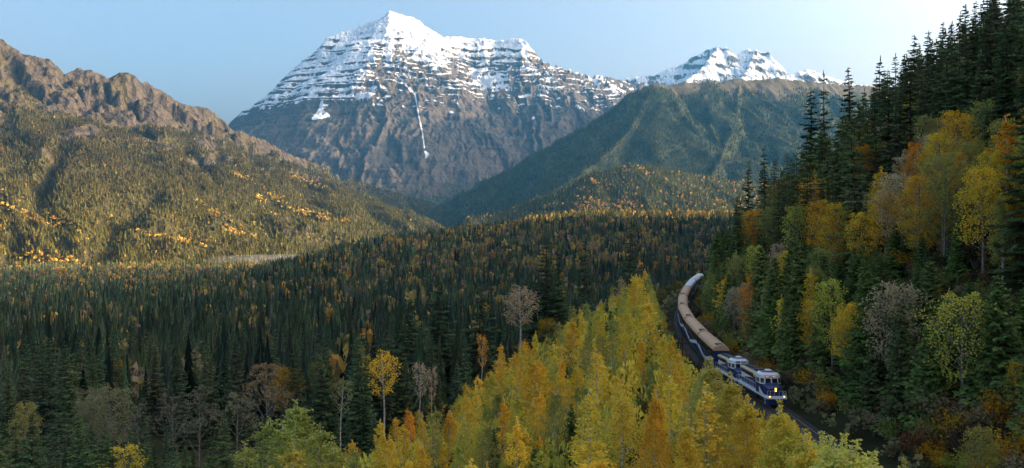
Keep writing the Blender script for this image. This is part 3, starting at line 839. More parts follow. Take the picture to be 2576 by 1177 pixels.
# --- single trees the eye picks out
spr = (1, 1, 1)
at_px(1372, 605, 300, 'spruce_tree', None, (.75, .8, .75), 3, 1.55, 'tall lone dark spruce rising above the yellow aspen edge with drooping boughs')
at_px(1405, 640, 310, 'spruce_tree', None, (.75, .8, .75), 0, 1.2, 'shorter dark spruce leaning close behind the tall lone spruce')
at_px(1100, 690, 270, 'spruce_tree', None, (.8, .85, .78), 1, 1.5, 'broad tall spruce standing dark behind the white aspen poles')
at_px(1205, 715, 275, 'spruce_tree', None, (.75, .8, .75), 3, 1.5, 'wide spruce between the broad tall spruce and the pale gold aspen')
at_px(1030, 748, 262, 'spruce_tree', None, (.85, .9, .85), 2, 1.5, 'pointed spruce just left of the broad tall spruce')
at_px(1580, 555, 420, 'spruce_tree', None, (.7, .75, .75), 1, 1.0, 'small black-green spruce poking above the far end of the aspens')
at_px(1470, 600, 400, 'spruce_tree', None, (.7, .75, .75), 0, 1.0, 'small dark spruce at the upper rim of the aspens, by the knoll')
at_px(1305, 712, 255, 'tall_aspen', None, jit(TAN), 0, 1.25, 'pale gold round aspen with white stem beside the tall lone spruce')
at_px(966, 876, 172, 'tall_aspen', None, jit(GOLD), 0, .95, 'white-stemmed aspen with a bright golden top standing alone before dark spruces')
at_px(855, 938, 160, 'tall_aspen', None, (.33, .33, .14), 2, .9, 'slim white-stemmed aspen with thin greenish leaves before dark spruces')
at_px(1055, 900, 195, 'tall_aspen', None, jit(TAN), 2, .8, 'nearly leafless aspen pole with a few tan leaves under the broad spruce')
at_px(1085, 905, 192, 'tall_aspen', None, jit(TAN), 1, .55, 'leaning white aspen pole with a thin tan top under the broad spruce')
at_px(1210, 830, 215, 'tall_aspen', None, jit(ORG), 2, .6, 'thin white pole with rusty twigs at the edge of the yellow aspens')
at_px(672, 920, 185, 'bare_tree', None, (.46, .32, .16), 3, 1.0, 'round thin-leaved tan tree among dark spruces above the bare pair')
at_px(595, 995, 165, 'bare_tree', None, (.36, .33, .18), 3, 1.0, 'round dome-topped grey tree with sparse pale leaves')
at_px(437, 985, 158, 'bare_tree', None, (.30, .27, .18), 2, 1.0, 'leafless grey tree, thicker stem of the bare pair')
at_px(500, 985, 156, 'bare_tree', None, (.30, .27, .18), 0, 1.05, 'leafless pale tree with wide twigs, other one of the bare pair')
at_px(345, 1015, 150, 'bare_tree', None, (.30, .27, .18), 2, .7, 'small white bare tree beside the olive brown cottonwood')
at_px(270, 965, 158, 'cottonwood_tree', None, (.34, .33, .17), 2, 1.05, 'wide olive brown cottonwood left of the bare pair')
at_px(232, 985, 162, 'cottonwood_tree', None, (.34, .34, .18), 0, .9, 'olive grey cottonwood growing into the wide olive brown one')
at_px(60, 1000, 160, 'cottonwood_tree', None, (.50, .44, .14), 3, .9, 'olive gold cottonwood by the picture edge among dark spruces')
at_px(310, 1108, 118, 'cottonwood_tree', None, (.92, .72, .10), 1, 1.05, 'round yellow bush-like tree in front of the olive brown cottonwood')
for px_, pt_, d_, c_, ix, lb in ((740, 1000, 120, (.50, .54, .14), 4, 'tallest lime green aspen of the clump near the bare pair'), (672, 1045, 118, (.48, .52, .14), 2, 'lime green aspen on the bare pair side of the clump'), (800, 1062, 112, (.52, .53, .13), 4, 'yellowish lime aspen on the gold aspen side of the clump'),
                            (705, 1050, 110, (.50, .55, .15), 0, 'lime green aspen in the middle of the clump'), (620, 1100, 106, (.52, .52, .13), 6, 'small lime green aspen at the foot of the clump'), (770, 1020, 122, (.46, .50, .13), 0, 'narrow green aspen behind the tallest lime green one'), (730, 1110, 104, (.70, .58, .12), 4, 'low yellowish aspen in front of the lime green clump'), (835, 1110, 108, (.52, .53, .13), 2, 'low lime aspen between the clump and the gold aspens')):
    at_px(px_, pt_, d_, 'aspen_tree', None, c_, ix, 1.5, lb)

# near aspens before the train, and by the lower edge
at_px(1958, 1000, 58, 'near_aspen', None, (.92, .76, .13), 0, 1.2, 'yellow-green aspen whose tip rises just in front of the leading engine lamps')
at_px(1795, 893, 76, 'near_aspen', None, (.68, .60, .16), 1, 1.25, 'tall olive yellow aspen hiding the lower side of the second engine')
for px_, pt_, d_, lb in ((1992, 1050, 57, 'yellow aspen just uphill of the one before the engine lamps'), (2030, 1072, 54, 'gold and green aspen leaning over the rails ahead of the engine')):
    at_px(px_, pt_, d_, 'near_aspen', None, (.84, .74, .14), None, 1.3, lb)
at_px(1838, 930, 72, 'near_aspen', None, (.78, .64, .13), 0, 1.2, 'yellow aspen before the handrail of the leading engine')
at_px(1880, 985, 66, 'near_aspen', None, (.90, .68, .10), 2, 1.3, 'golden aspen below the nose of the leading engine')
at_px(1770, 900, 84, 'near_aspen', None, (.58, .54, .15), 2, 1.2, 'olive aspen below the first gold-roofed coach')
at_px(2085, 1085, 46, 'near_aspen', None, (.80, .76, .2), 1, 1.2, 'pale yellow-green aspen growing beside the empty track')
at_px(2020, 1075, 50, 'near_aspen', None, (.92, .74, .13), 2, 1.2, 'bright yellow aspen beside the empty track ahead of the engine')
at_px(2290, 1140, 40, 'near_aspen', None, (.60, .54, .12), 2, .8, 'tip of a pale leafed aspen just above the lower picture edge below the cedars')
for px_, pt_, d_, lb in ((2060, 1076, 53, 'yellow-green sapling in front of the empty rails'), (2112, 1078, 50, 'leafy pale aspen top uphill of the bright yellow one beside the empty track'), (2160, 1095, 47, 'low pale green aspen top under the cedars at the lower edge'), (2215, 1128, 43, 'last pale aspen top along the lower edge before the cedars')):
    at_px(px_, pt_, d_, 'near_aspen', None, (.84, .80, .20), None, 1.5, lb)
at_px(2558, 900, 74, 'cottonwood_tree', None, (.80, .58, .06), 1, .9, 'bright yellow broad tree at the picture edge below the cedars')
at_px(2566, 640, 98, 'cottonwood_tree', None, (.62, .50, .07), 3, .9, 'yellow tree at the picture edge between cedars and the orange-gold tree')
at_px(2470, 1060, 66, 'cottonwood_tree', None, (.50, .44, .10), 0, .8, 'low yellow-green tree in the lower corner before the largest cedar')
at_px(1652, 960, 70, 'near_aspen', None, (.94, .60, .08), 0, .8, 'amber aspen with its pale stem showing, below the coaches')
at_px(1715, 1030, 62, 'near_aspen', None, (.94, .70, .10), 2, .8, 'rounded golden aspen at the bottom, below the coaches')

# hillside single trees
at_px(2268, 430, 128, 'cottonwood_tree', None, (.62, .50, .28), 2, 1.15, 'large tan cottonwood with two pale stems, on the hillside over the cedars')
at_px(2325, 470, 132, 'cottonwood_tree', None, (.60, .48, .26), 1, 1.0, 'tan cottonwood leaning against the two-stemmed one')
at_px(2408, 300, 152, 'cottonwood_tree', None, (.62, .55, .36), 4, 1.1, 'pale grey-tan cottonwood, highest of the broad trees below the dark firs')
at_px(2450, 560, 118, 'cottonwood_tree', None, (.60, .48, .27), 0, .95, 'tan cottonwood between the cedars and the orange-gold tree')
at_px(2500, 450, 126, 'cottonwood_tree', None, (.96, .60, .04), 1, .95, 'vivid orange-gold tree on the hillside above the cedars')
at_px(2565, 250, 140, 'cottonwood_tree', None, (.36, .27, .17), 3, 1.0, 'brownish thin tree at the picture edge under the tall firs')
at_px(2570, 430, 112, 'cottonwood_tree', None, (.80, .68, .10), 2, 1.0, 'yellow-green broad tree at the picture edge beside the orange-gold tree')
at_px(2400, 420, 136, 'cottonwood_tree', None, (.62, .55, .10), 0, .65, 'olive yellow tree squeezed between two tan cottonwoods')
at_px(2000, 805, 150, 'aspen_tree', None, (.82, .50, .03), 1, 1.1, 'glowing golden slim tree standing alone between the cedars above the leading engine')
at_px(2010, 600, 205, 'aspen_tree', None, (.82, .56, .04), 4, 1.2, 'leaning bright yellow tree in the middle of the dark hillside')
at_px(2090, 530, 195, 'cottonwood_tree', None, (.60, .40, .05), 1, .8, 'gold tree high between dark firs on the hillside')
at_px(1965, 450, 240, 'cottonwood_tree', None, (.40, .28, .07), 1, .9, 'brown-gold tree with forked stem under the two pointed firs')
at_px(1905, 560, 262, 'cottonwood_tree', None, (.42, .24, .05), 2, .9, 'rust gold tree on the hill shoulder at the skyline')
at_px(2040, 440, 225, 'aspen_tree', None, (.62, .32, .04), 4, 1.3, 'orange tree pressed behind a dark fir near the skyline')
at_px(1800, 640, 300, 'aspen_tree', None, (.55, .27, .04), 0, 1.2, 'slim orange tree beside the last coach')
at_px(1895, 690, 210, 'cedar_tree', None, (1.4, 1.15, .9), 0, 1.0, 'yellowish green cedar above the gold coach roofs')
at_px(1945, 735, 185, 'cottonwood_tree', None, (.24, .25, .13), 3, .95, 'grey-green rounded tree on the bank above the engines')
at_px(2078, 172, 225, 'fir_tree', None, (.8, .82, .8), 5, .8, 'thin ragged fir, tallest on the skyline beside the blue mountain')
at_px(2040, 222, 232, 'fir_tree', None, (.75, .8, .78), 0, 1.1, 'dense dark fir just below the thin ragged one')
at_px(2143, 165, 215, 'fir_tree', None, (.8, .85, .8), 1, 1.0, 'pointed fir on the skyline, uphill of the thin ragged one')
at_px(2210, 135, 205, 'fir_tree', None, (.8, .85, .8), 2, .9, 'broad pointed fir on the skyline above the cottonwoods')
at_px(1885, 400, 275, 'fir_tree', None, (.7, .72, .7), 0, .8, 'small dark fir at the low end of the hill skyline')
at_px(1922, 362, 268, 'fir_tree', None, (.7, .72, .7), 4, .7, 'dark bushy fir on the skyline above the rust gold tree')
at_px(2240, 290, 170, 'fir_tree', None, (1.2, 1.2, 1.0), 0, .9, 'greener fir below the tall dark firs, behind the tan cottonwood')
for px_, pt_, d_, ix, sx, c_, lb in ((2420, 735, 92, 3, .95, (.95, 1, 1), 'largest drooping green cedar above the lower track bank'), (2330, 620, 104, 0, .8, (.62, .68, .95), 'blue-green slim conifer rising among the drooping cedars'),
                                     (2505, 700, 90, 1, 1.0, (1.05, 1.05, 1), 'wide feathery green cedar below the orange-gold tree'), (2180, 640, 128, 1, 1.1, (1.1, 1.05, .9), 'yellow-topped cedar above the red shrub bank'),
                                     (2105, 640, 140, 0, 1.0, (.95, 1, .9), 'dark green cedar uphill of the leading engine'), (2260, 690, 112, 2, 1.0, (1, 1.02, .9), 'slim cedar next to the blue-green conifer'), (2130, 700, 126, 4, 1.0, (1, 1, .9), 'full cedar over the brown bank bushes'), (2560, 790, 82, 2, 1.0, (.8, .85, .9), 'dark cedar cut by the picture edge')):
    at_px(px_, pt_, d_, 'cedar_tree', None, c_, ix, sx, lb)

def free(x, y, rmin, kinds=None):
    for t in TREES:
        if abs(t['x'] - x) < rmin and abs(t['y'] - y) < rmin and (t['x'] - x) ** 2 + (t['y'] - y) ** 2 < rmin * rmin: return False
    return True

# how low trees must stay in front of the train: the lower edge of what the photograph shows of the train and the line
TRX = [1640, 1665, 1700, 1715, 1740, 1790, 1830, 1880, 1935, 1990, 2050, 2120, 2200]
TRY = [690, 740, 830, 848, 880, 920, 955, 995, 1015, 1030, 1080, 1130, 1190]
def tip_limit(px, r_px):
    if px + r_px < 1640: return -1e9
    a = [np.interp(q, TRX, TRY, left=-1e9, right=1190) for q in (px - r_px * .5, px, px + r_px * .5)]
    return max(a)

def scatter(n, region, rmin, tries=40000):
    """points of the strip s0..s1 beside the line (negative: downhill) between y0 and y1"""
    s0, s1, y0, y1 = region
    out = []
    k = 0
    while len(out) < n and k < tries:
        k += 1
        y = R.uniform(y0, y1); xt = float(np.interp(y, TR[:420, 1], TR[:420, 0])); x = xt + R.uniform(s0, s1)
        if not (-.05 * 2576 < CX + F * x / y < 1.04 * 2576): continue
        if free(x, y, rmin) and all((a - x) ** 2 + (b - y) ** 2 > rmin * rmin for a, b in out): out.append((x, y))
    return out

# --- the golden aspens on the bank below the line
cand = []
for y0, y1, n, rm in ((34, 90, 60, 3.8), (90, 150, 84, 4.2), (150, 230, 74, 5.0), (230, 330, 46, 5.8), (330, 450, 30, 6.4)):
    w = 84 if y1 < 160 else 62 if y1 < 240 else 56
    cand += scatter(n, (-w, -5.0, y0, y1), rm)
    cand += scatter(n // 9, (-w - 14, -w, y0, y1), rm * 1.6)
ca = np.array(cand); cz = gz(ca[:, 0], ca[:, 1]); cs, _ = track_rel(ca[:, 0], ca[:, 1])
EX = [560, 830, 900, 1000, 1100, 1150, 1270, 1380, 1440, 1500, 1530, 1590, 1640, 3000]; EY = [1150, 1098, 1075, 1030, 985, 935, 832, 800, 735, 685, 615, 588, 580, 540]
n_asp = 0
for (x, y), z, s in sorted(zip(cand, cz, cs), key=lambda q: q[0][1]):
    if abs(s) < 4.2: continue
    H = R.uniform(13, 19) if y < 330 else R.uniform(13, 20)
    px, pt = proj(x, y, z + H); rp = 2.0 / y * F
    edge = np.interp(px, EX, EY)
    if px < 560: continue
    lim = max(edge - 14 + 75 * R.random() ** 1.6, tip_limit(px, rp) + R.uniform(0, 14))
    if pt < lim:
        H = (HY - lim) / F * y - z
        if H < (5.5 if px > 1600 else 9): continue
    if proj(x, y, z)[1] - 0.0 > 1900: continue
    u = R.random(); warm = fbm(np.array([x / 18.]), np.array([y / 18.]), 2, 88)[0]
    if y > 250: col = YEL if u < .25 else AMB if u < .42 else OLV if u < .72 else LIME if u < .86 else TAN
    else:
        v = u + .5 * warm
        col = GOLD if v < .26 else YEL if v < .66 else AMB if v < .72 else LIME if v < .93 else OLV
    plant('aspen_tree', x, y, H * R.uniform(.72, 1.0), jit(col), None, R.uniform(.95, 1.75), z, word=NAMES[col]); n_asp += 1

# dark green small conifers between the aspens
for x, y in scatter(46, (-50, -8, 60, 260), 3.2):
    z = float(gz(np.array([x]), np.array([y]))[0]); H = R.uniform(7, 12); px, pt = proj(x, y, z + H)
    if px < 900 or pt < max(np.interp(px, EX, EY) + 25, tip_limit(px, 40) + 12): continue
    plant('cedar_tree', x, y, H, (.7, .85, .8), None, 1.0, z, word='young green')

# --- conifers on the hillside to the right
HILLX = [1640, 1700, 1760, 1840, 1880, 1920, 2000, 2080, 2140, 2200, 2260, 2350, 2420, 3000]; HILLY = [640, 590, 545, 505, 405, 365, 340, 190, 165, 130, 70, 0, -120, -400]
def hill_tip(px): return np.interp(px, HILLX, HILLY, left=600)
n_fir = 0
for y0, y1, s0, s1, n, rm in ((70, 130, 26, 75, 26, 5.0), (120, 175, 26, 95, 88, 4.6), (165, 230, 26, 105, 94, 4.8), (215, 300, 16, 90, 95, 5.0), (290, 390, 10, 60, 60, 5.0)):
    for x, y in scatter(n, (s0, s1, y0, y1), rm):
        s, zt = track_rel(np.array([x]), np.array([y]))
        if s[0] < 9: continue
        z = float(gz(np.array([x]), np.array([y]))[0]); H = R.uniform(19, 31); px, pt = proj(x, y, z + H)
        pb = proj(x, y, z)[1]
        lim = hill_tip(px) + R.uniform(-22, 40)
        if pt < lim:
            H = (HY - lim) / F * y - z
            if H < 8: continue
        # keep the broad autumn trees open to view
        if 2170 < px < 2576 and pb > 470 and y < 150 and pt < 640: continue
        plant('fir_tree', x, y, H, jit((1.0, 1.0, .95), .22) if px > 2150 or R.random() < .6 else jit((1.25, 1.25, 1.0), .15), None, R.uniform(.85, 1.15), z, word=R.choice(['dark', 'shaggy', 'slender', 'tall']) if H > 15 else 'short'); n_fir += 1

# --- birches and aspens standing among the lower cedars
for x, y in scatter(30, (7, 36, 72, 200), 5.0):
    z = float(gz(np.array([x]), np.array([y]))[0]); H = R.uniform(10, 17); px, pt = proj(x, y, z + H)
    if px < 1840 or pt < 590: continue
    col = R.choice([LIME, YEL, GOLD, LIME, OLV, TAN])
    plant('aspen_tree' if R.random() < .4 else 'cottonwood_tree', x, y, H, jit(col), None, R.uniform(.8, 1.05), z, word=NAMES[col])
# --- cedars on the lower hillside
for y0, y1, s0, s1, n, rm in ((50, 110, 12, 34, 80, 3.2), (82, 140, 8, 58, 120, 3.3), (100, 170, 10, 42, 80, 3.7), (165, 260, 9, 34, 60, 4.2), (250, 330, 9, 26, 26, 4.6)):
    for x, y in scatter(n, (s0, s1, y0, y1), rm):
        z = float(gz(np.array([x]), np.array([y]))[0]); H = R.uniform(11, 21); px, pt = proj(x, y, z + H); pb = proj(x, y, z)[1]
        lim = hill_tip(px) + 60
        if px > 2150: lim = max(lim, np.interp(px, [2150, 2300, 2576], [610, 640, 680]) + R.uniform(0, 110))
        if 1850 < px < 2150: lim = max(lim, np.interp(px, [1850, 2000, 2150], [560, 590, 620]) + R.uniform(0, 120))
        if pt < lim:
            H = (HY - lim) / F * y - z
            if H < 6: continue
        plant('cedar_tree', x, y, H, jit((1, 1, .95), .2), None, R.uniform(.95, 1.25), z, word=R.choice(['drooping', 'feathery', 'dense', 'full']))

# --- autumn trees mixed into the hillside
for y0, y1, s0, s1, n, rm in ((150, 240, 8, 56, 60, 3.3), (235, 330, 7, 60, 60, 3.6), (85, 150, 26, 70, 34, 3.8), (300, 400, 6, 40, 24, 4.0), (150, 260, 45, 100, 34, 4.2)):
    for x, y in scatter(n, (s0, s1, y0, y1), rm):
        z = float(gz(np.array([x]), np.array([y]))[0]); H = R.uniform(10, 20); px, pt = proj(x, y, z + H)
        lim = hill_tip(px) + 90
        if pt < lim: continue
        col = R.choice([AMB, ORG, OLV, OLV, LIME, GOLD, TAN])
        k = 'cottonwood_tree' if R.random() < .72 else 'aspen_tree'
        plant(k, x, y, H, jit(col), None, R.uniform(.7, 1.0) if k[0] == 'c' else 1.4, z, word=NAMES[col])

for x, y in scatter(60, (24, 66, 88, 165), 2.6):
    z = float(gz(np.array([x]), np.array([y]))[0]); H = R.uniform(6, 11); px, pt = proj(x, y, z + H)
    if px < 2120 or pt < hill_tip(px) + 250: continue
    plant('cedar_tree', x, y, H, jit((1.0, 1.05, .95), .2), None, R.uniform(1.1, 1.5), z, word='young')
# --- shrubs on the banks of the line
for y0, y1, s0, s1, n in ((60, 130, 5.5, 14, 46), (120, 200, 5, 12, 40), (190, 300, 5, 11, 30), (60, 240, -12, -5, 34), (32, 80, 6, 22, 24), (90, 160, 22, 62, 55)):
    for x, y in scatter(n, (s0, s1, y0, y1), 1.7):
        z = float(gz(np.array([x]), np.array([y]))[0]); H = R.uniform(2.2, 4.6); px, pt = proj(x, y, z + H)
        if s0 < 0 and pt < tip_limit(px, 30) + 6: continue
        col = R.choice([OLV, OLV, TAN, AMB, RUST, LIME, (.16, .12, .08)])
        plant('shrub', x, y, H, tuple(.7 * q for q in jit(col, .2)), None, R.uniform(.9, 1.3), z, word=NAMES.get(col, 'dark brown'))

# --- dark spruces of the valley floor
def valley_ok(x, y):
    s = None
    if y < 470:
        xt = float(np.interp(y, TR[:420, 1], TR[:420, 0]))
        if x > xt - (60 if y < 240 else 54): return False
    return True
n_val = 0; pts_v = []
tries = 0
while n_val < 245 and tries < 60000:
    tries += 1
    y = 96 + (390 - 96) * R.random() ** .75; px = R.uniform(-30, 1560); x = (px - CX) / F * y
    if not valley_ok(x, y) or not free(x, y, 5.2 + y * .006): continue
    z = float(gz(np.array([x]), np.array([y]))[0]); H = R.uniform(20, 33) if y > 150 else R.uniform(12, 20)
    pt = proj(x, y, z + H)[1]
    lim = np.interp(px, [0, 300, 700, 1000, 1100, 1250, 1400, 1560], [760, 790, 770, 750, 720, 700, 700, 650]) + (390 - y) * .45
    if y < 185: lim = max(lim, 1010 + R.uniform(0, 90) + (60 if 380 < px < 620 else 0))
    if pt < lim: H = (HY - lim) / F * y - z
    if H < 9: continue
    dec = R.random() < (.07 if y > 200 else .03)
    if dec:
        col = R.choice([OLV, TAN, AMB, GOLD]); plant('cottonwood_tree', x, y, H * .7, tuple(.55 * q for q in jit(col)), None, .9, z, word=NAMES[col])
    else:
        plant('spruce_tree', x, y, H, jit((1, 1, 1), .25), None, R.uniform(.85, 1.2), z, word=R.choice(['dark', 'pointed', 'full', 'tall']) if H > 15 else 'young')
        n_val += 1
for px_, y in [(R.uniform(-30, 640), R.uniform(88, 150)) for _ in range(160)]:
    x = (px_ - CX) / F * y
    if not free(x, y, 3.6) or not valley_ok(x, y): continue
    z = float(gz(np.array([x]), np.array([y]))[0]); lim = 1030 + R.uniform(0, 110) + (70 if 370 < px_ < 560 else 0)
    H = (HY - lim) / F * y - z
    if H < 5 or H > 24: continue
    plant('spruce_tree', x, y, H, jit((1, 1.05, .95), .25), None, R.uniform(1.0, 1.3), z, word='bushy')
print('TREES', len(TREES), 'aspen', n_asp, 'fir', n_fir, 'valley', n_val)

# ------------------------------------------------------------------ labels: every tree by its row and place
ORD = 'first second third fourth fifth sixth seventh eighth ninth tenth eleventh twelfth thirteenth fourteenth fifteenth sixteenth seventeenth eighteenth nineteenth twentieth'.split()
def ordinal(i):
    if i < 20: return ORD[i]
    t, u = divmod(i + 1, 10); base = ['', '', 'twenty', 'thirty', 'forty', 'fifty', 'sixty'][t]
    return base + '-' + ORD[u - 1] if u else base[:-1] + 'ieth'
WHERE = {'aspen_tree': 'below the railway', 'spruce_tree': 'on the valley floor', 'fir_tree': 'on the steep hillside', 'cedar_tree': 'beside the railway', 'cottonwood_tree': '', 'shrub': 'along the track', 'bare_tree': 'on the valley floor'}
CAT = {'aspen_tree': 'aspen', 'spruce_tree': 'spruce', 'fir_tree': 'fir', 'cedar_tree': 'cedar', 'cottonwood_tree': 'cottonwood', 'shrub': 'shrub', 'bare_tree': 'bare tree'}
def zone(t):
    s, _ = track_rel(np.array([t['x']]), np.array([t['y']]))
    if t['kind'] in ('shrub', 'aspen_tree', 'cottonwood_tree', 'cedar_tree') and t['y'] < 460:
        if s[0] > 0: return 'uphill of the railway'
        if s[0] > -66: return 'below the railway'
        return 'on the valley floor'
    return WHERE[t['kind']]
DIRS = ['to the right of', 'up and right of', 'straight above', 'up and left of', 'to the left of', 'down and left of', 'straight below', 'down and right of']
LANDMARKS = [(1940, 950, 'the leading locomotive'), (1870, 890, 'the second locomotive'), (1800, 850, 'the first gold coach'), (1722, 770, 'the curving gold coaches'), (1740, 700, 'the silver tail coaches'), (1372, 690, 'the tall lone spruce'),
             (1100, 770, 'the broad tall spruce'), (966, 920, 'the gold-topped white aspen'), (855, 985, 'the thin greenish white-stemmed aspen'), (1305, 760, 'the round pale gold aspen'), (730, 1080, 'the lime green clump'), (470, 1045, 'the bare pair'),
             (265, 1025, 'the wide olive cottonwood'), (672, 960, 'the round tan tree'), (60, 1045, 'the olive gold cottonwood'), (310, 1140, 'the round yellow bushy tree'), (2268, 520, 'the two-stemmed tan cottonwood'), (2408, 380, 'the highest pale cottonwood'),
             (2500, 520, 'the orange-gold tree'), (2420, 900, 'the largest cedar'), (2000, 870, 'the glowing golden tree'), (2078, 260, 'the thin ragged fir'), (2010, 660, 'the leaning yellow tree'), (1905, 610, 'the rust gold tree'), (2330, 770, 'the blue-green conifer'),
             (1580, 580, 'the small black-green spruce'), (2040, 1085, 'the empty rails'), (1652, 1010, 'the pale-stemmed amber aspen'), (1085, 970, 'the leaning white pole'), (1210, 880, 'the white pole with rusty twigs'), (1300, 1150, 'the middle of the lower picture edge'),
             (1000, 1150, 'the foot of the gold aspens'), (2540, 40, 'the upper picture corner'), (2560, 1120, 'the lower picture corner beside the cedars'), (20, 850, 'the picture edge below the river'), (400, 850, 'the dark valley trees under the autumn slope'), (1717, 880, 'the utility pole'), (2210, 220, 'the broad skyline fir'), (2100, 1060, 'the brown bank bushes')]
groups = {}
for t in TREES:
    t['zone'] = zone(t)
    groups.setdefault((t['kind'], t['zone']), []).append(t)
near = {}
for t in TREES:
    if t['label']: continue
    cx_, cy_ = t['px'], t['pt'] * .75 + t['pb'] * .25
    lx, ly, ln = min(LANDMARKS, key=lambda q: (q[0] - cx_) ** 2 + (1.2 * (q[1] - cy_)) ** 2)
    dx, dy = cx_ - lx, cy_ - ly
    k8 = int(round(math.atan2(-dy, dx) / (math.pi / 4))) % 8
    near.setdefault((t['kind'], ln, k8), []).append((dx * dx + dy * dy, t))
for (kd, ln, k8), row in near.items():
    row.sort(key=lambda q: q[0])
    for i, (_d, t) in enumerate(row):
        w = t['word'] + ' ' if t['word'] else ''
        t['label'] = f"{w}{CAT[kd]}, {ordinal(i)} {DIRS[k8]} {ln}"
for (kind, zn), ts in groups.items():
    grp = f"{CAT[kind]}s {zn}"
    for t in ts:
        o = t['o']; o['label'] = t['label']; o['category'] = CAT[kind]; o['group'] = grp

# ------------------------------------------------------------------ the far forest: past the trees one can count
class Mass:
    def __init__(s): s.v, s.t, s.c, s.n = [], [], [], 0
    def add(s, pv, pt, x, y, z, h, w, col, pcol, g):
        """copies of a small tree (pv vertices of a 1 x 1 x 1 tree, pt triangles) at x, y, z"""
        n = len(x)
        if n == 0: return
        a = g.uniform(0, 6.283, n); ca_, sa_ = np.cos(a), np.sin(a)
        X = pv[None, :, 0] * w[:, None]; Y = pv[None, :, 1] * w[:, None]
        v = np.stack([x[:, None] + X * ca_[:, None] - Y * sa_[:, None], y[:, None] + X * sa_[:, None] + Y * ca_[:, None], z[:, None] + pv[None, :, 2] * h[:, None]], -1)
        s.v.append(v.reshape(-1, 3).astype(np.float32))
        s.t.append((pt[None] + (np.arange(n) * len(pv))[:, None, None] + s.n).reshape(-1, 3).astype(np.int32))
        s.c.append((col[:, None, :] * pcol[None, :, :]).reshape(-1, 3).astype(np.float32))
        s.n += n * len(pv)
    def build(s, name, mat, **k):
        me = np_mesh(name, np.concatenate(s.v), tris=np.concatenate(s.t), cols=np.concatenate(s.c))
        return link(name, me, mat, None, **k)

def con_lod(g, tiers, seg, jag=.35):
    v, t, c = [], [], []
    for i in range(tiers):
        f = i / tiers; z0 = .06 + .86 * f; z1 = min(1.0, z0 + 1.5 / tiers + .06); r = (1 - f) ** .85 * .5 * g.uniform(.85, 1.15)
        b = len(v); a0 = g.uniform(0, 6.28)
        for k in range(seg):
            rr = r * (1 - jag * (k % 2)) * g.uniform(.72, 1.22); a = a0 + 6.283 * k / seg
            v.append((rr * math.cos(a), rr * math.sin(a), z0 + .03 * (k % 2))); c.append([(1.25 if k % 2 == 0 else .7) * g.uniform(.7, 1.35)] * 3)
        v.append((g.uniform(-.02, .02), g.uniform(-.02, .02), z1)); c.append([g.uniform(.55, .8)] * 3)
        for k in range(seg): t.append((b + k, b + (k + 1) % seg, b + seg))
    return np.array(v), np.array(t), np.array(c)
def dec_lod(g, leaves, size, stem=True, flat=.75):
    v, t, c = [], [], []
    for i in range(leaves):
        d = unit(g.normal(0, 1, 3)); r = g.random() ** .4
        p = np.array([d[0] * .5 * r, d[1] * .5 * r, .62 + d[2] * .38 * r])
        a = unit(g.normal(0, 1, 3)); b_ = unit(np.cross(a, g.normal(0, 1, 3)))
        s_ = size * g.uniform(.7, 1.3); b = len(v); tone = g.uniform(.7, 1.25)
        v += [tuple(p + a * s_ * np.array([1, 1, flat])), tuple(p + b_ * s_), tuple(p - a * s_ * np.array([1, 1, flat])), tuple(p - b_ * s_)]; c += [[tone] * 3] * 4
        t += [(b, b + 1, b + 2), (b, b + 2, b + 3)]
    if stem:
        b = len(v); v += [(-.03, 0, -.02), (.03, 0, -.02), (0, 0, .7), (0, .03, -.02)]; c += [[.9, 1.0, 1.6]] * 4; t += [(b, b + 1, b + 2), (b + 1, b + 3, b + 2), (b + 3, b, b + 2)]
    return np.array(v), np.array(t), np.array(c)
g = np.random.default_rng(5)
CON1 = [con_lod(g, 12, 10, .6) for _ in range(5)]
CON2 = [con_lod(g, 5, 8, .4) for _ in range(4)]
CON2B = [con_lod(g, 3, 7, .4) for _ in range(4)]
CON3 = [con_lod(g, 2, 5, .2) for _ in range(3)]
DEC1 = [dec_lod(g, 60, .12) for _ in range(4)]
DEC2 = [dec_lod(g, 18, .2) for _ in range(4)]
DEC3 = [dec_lod(g, 6, .34, False) for _ in range(3)]

def mass_fill(M, x, y, z, h, w, col, protos, g):
    k = g.integers(0, len(protos), len(x))
    for i, (pv, pt, pc) in enumerate(protos):
        m_ = k == i
        M.add(pv, pt, x[m_], y[m_], z[m_], h[m_], w[m_], col[m_], pc, g)

def jitter_grid(g, x0, x1, y0, y1, st):
    a, b = np.meshgrid(np.arange(x0, x1, st), np.arange(y0, y1, st))
    return (a + g.uniform(-.45, .45, a.shape) * st).ravel(), (b + g.uniform(-.45, .45, b.shape) * st).ravel()
def in_view(x, y, pad=60):
    px = CX + F * x / np.maximum(y, 1)
    return (px > -pad) & (px < 2576 + pad)
def colours(g, n, base, var=.22):
    return (np.array(base)[None] * (1 + g.normal(0, var, (n, 1))) * (1 + g.normal(0, .08, (n, 3)))).clip(.008, .9)

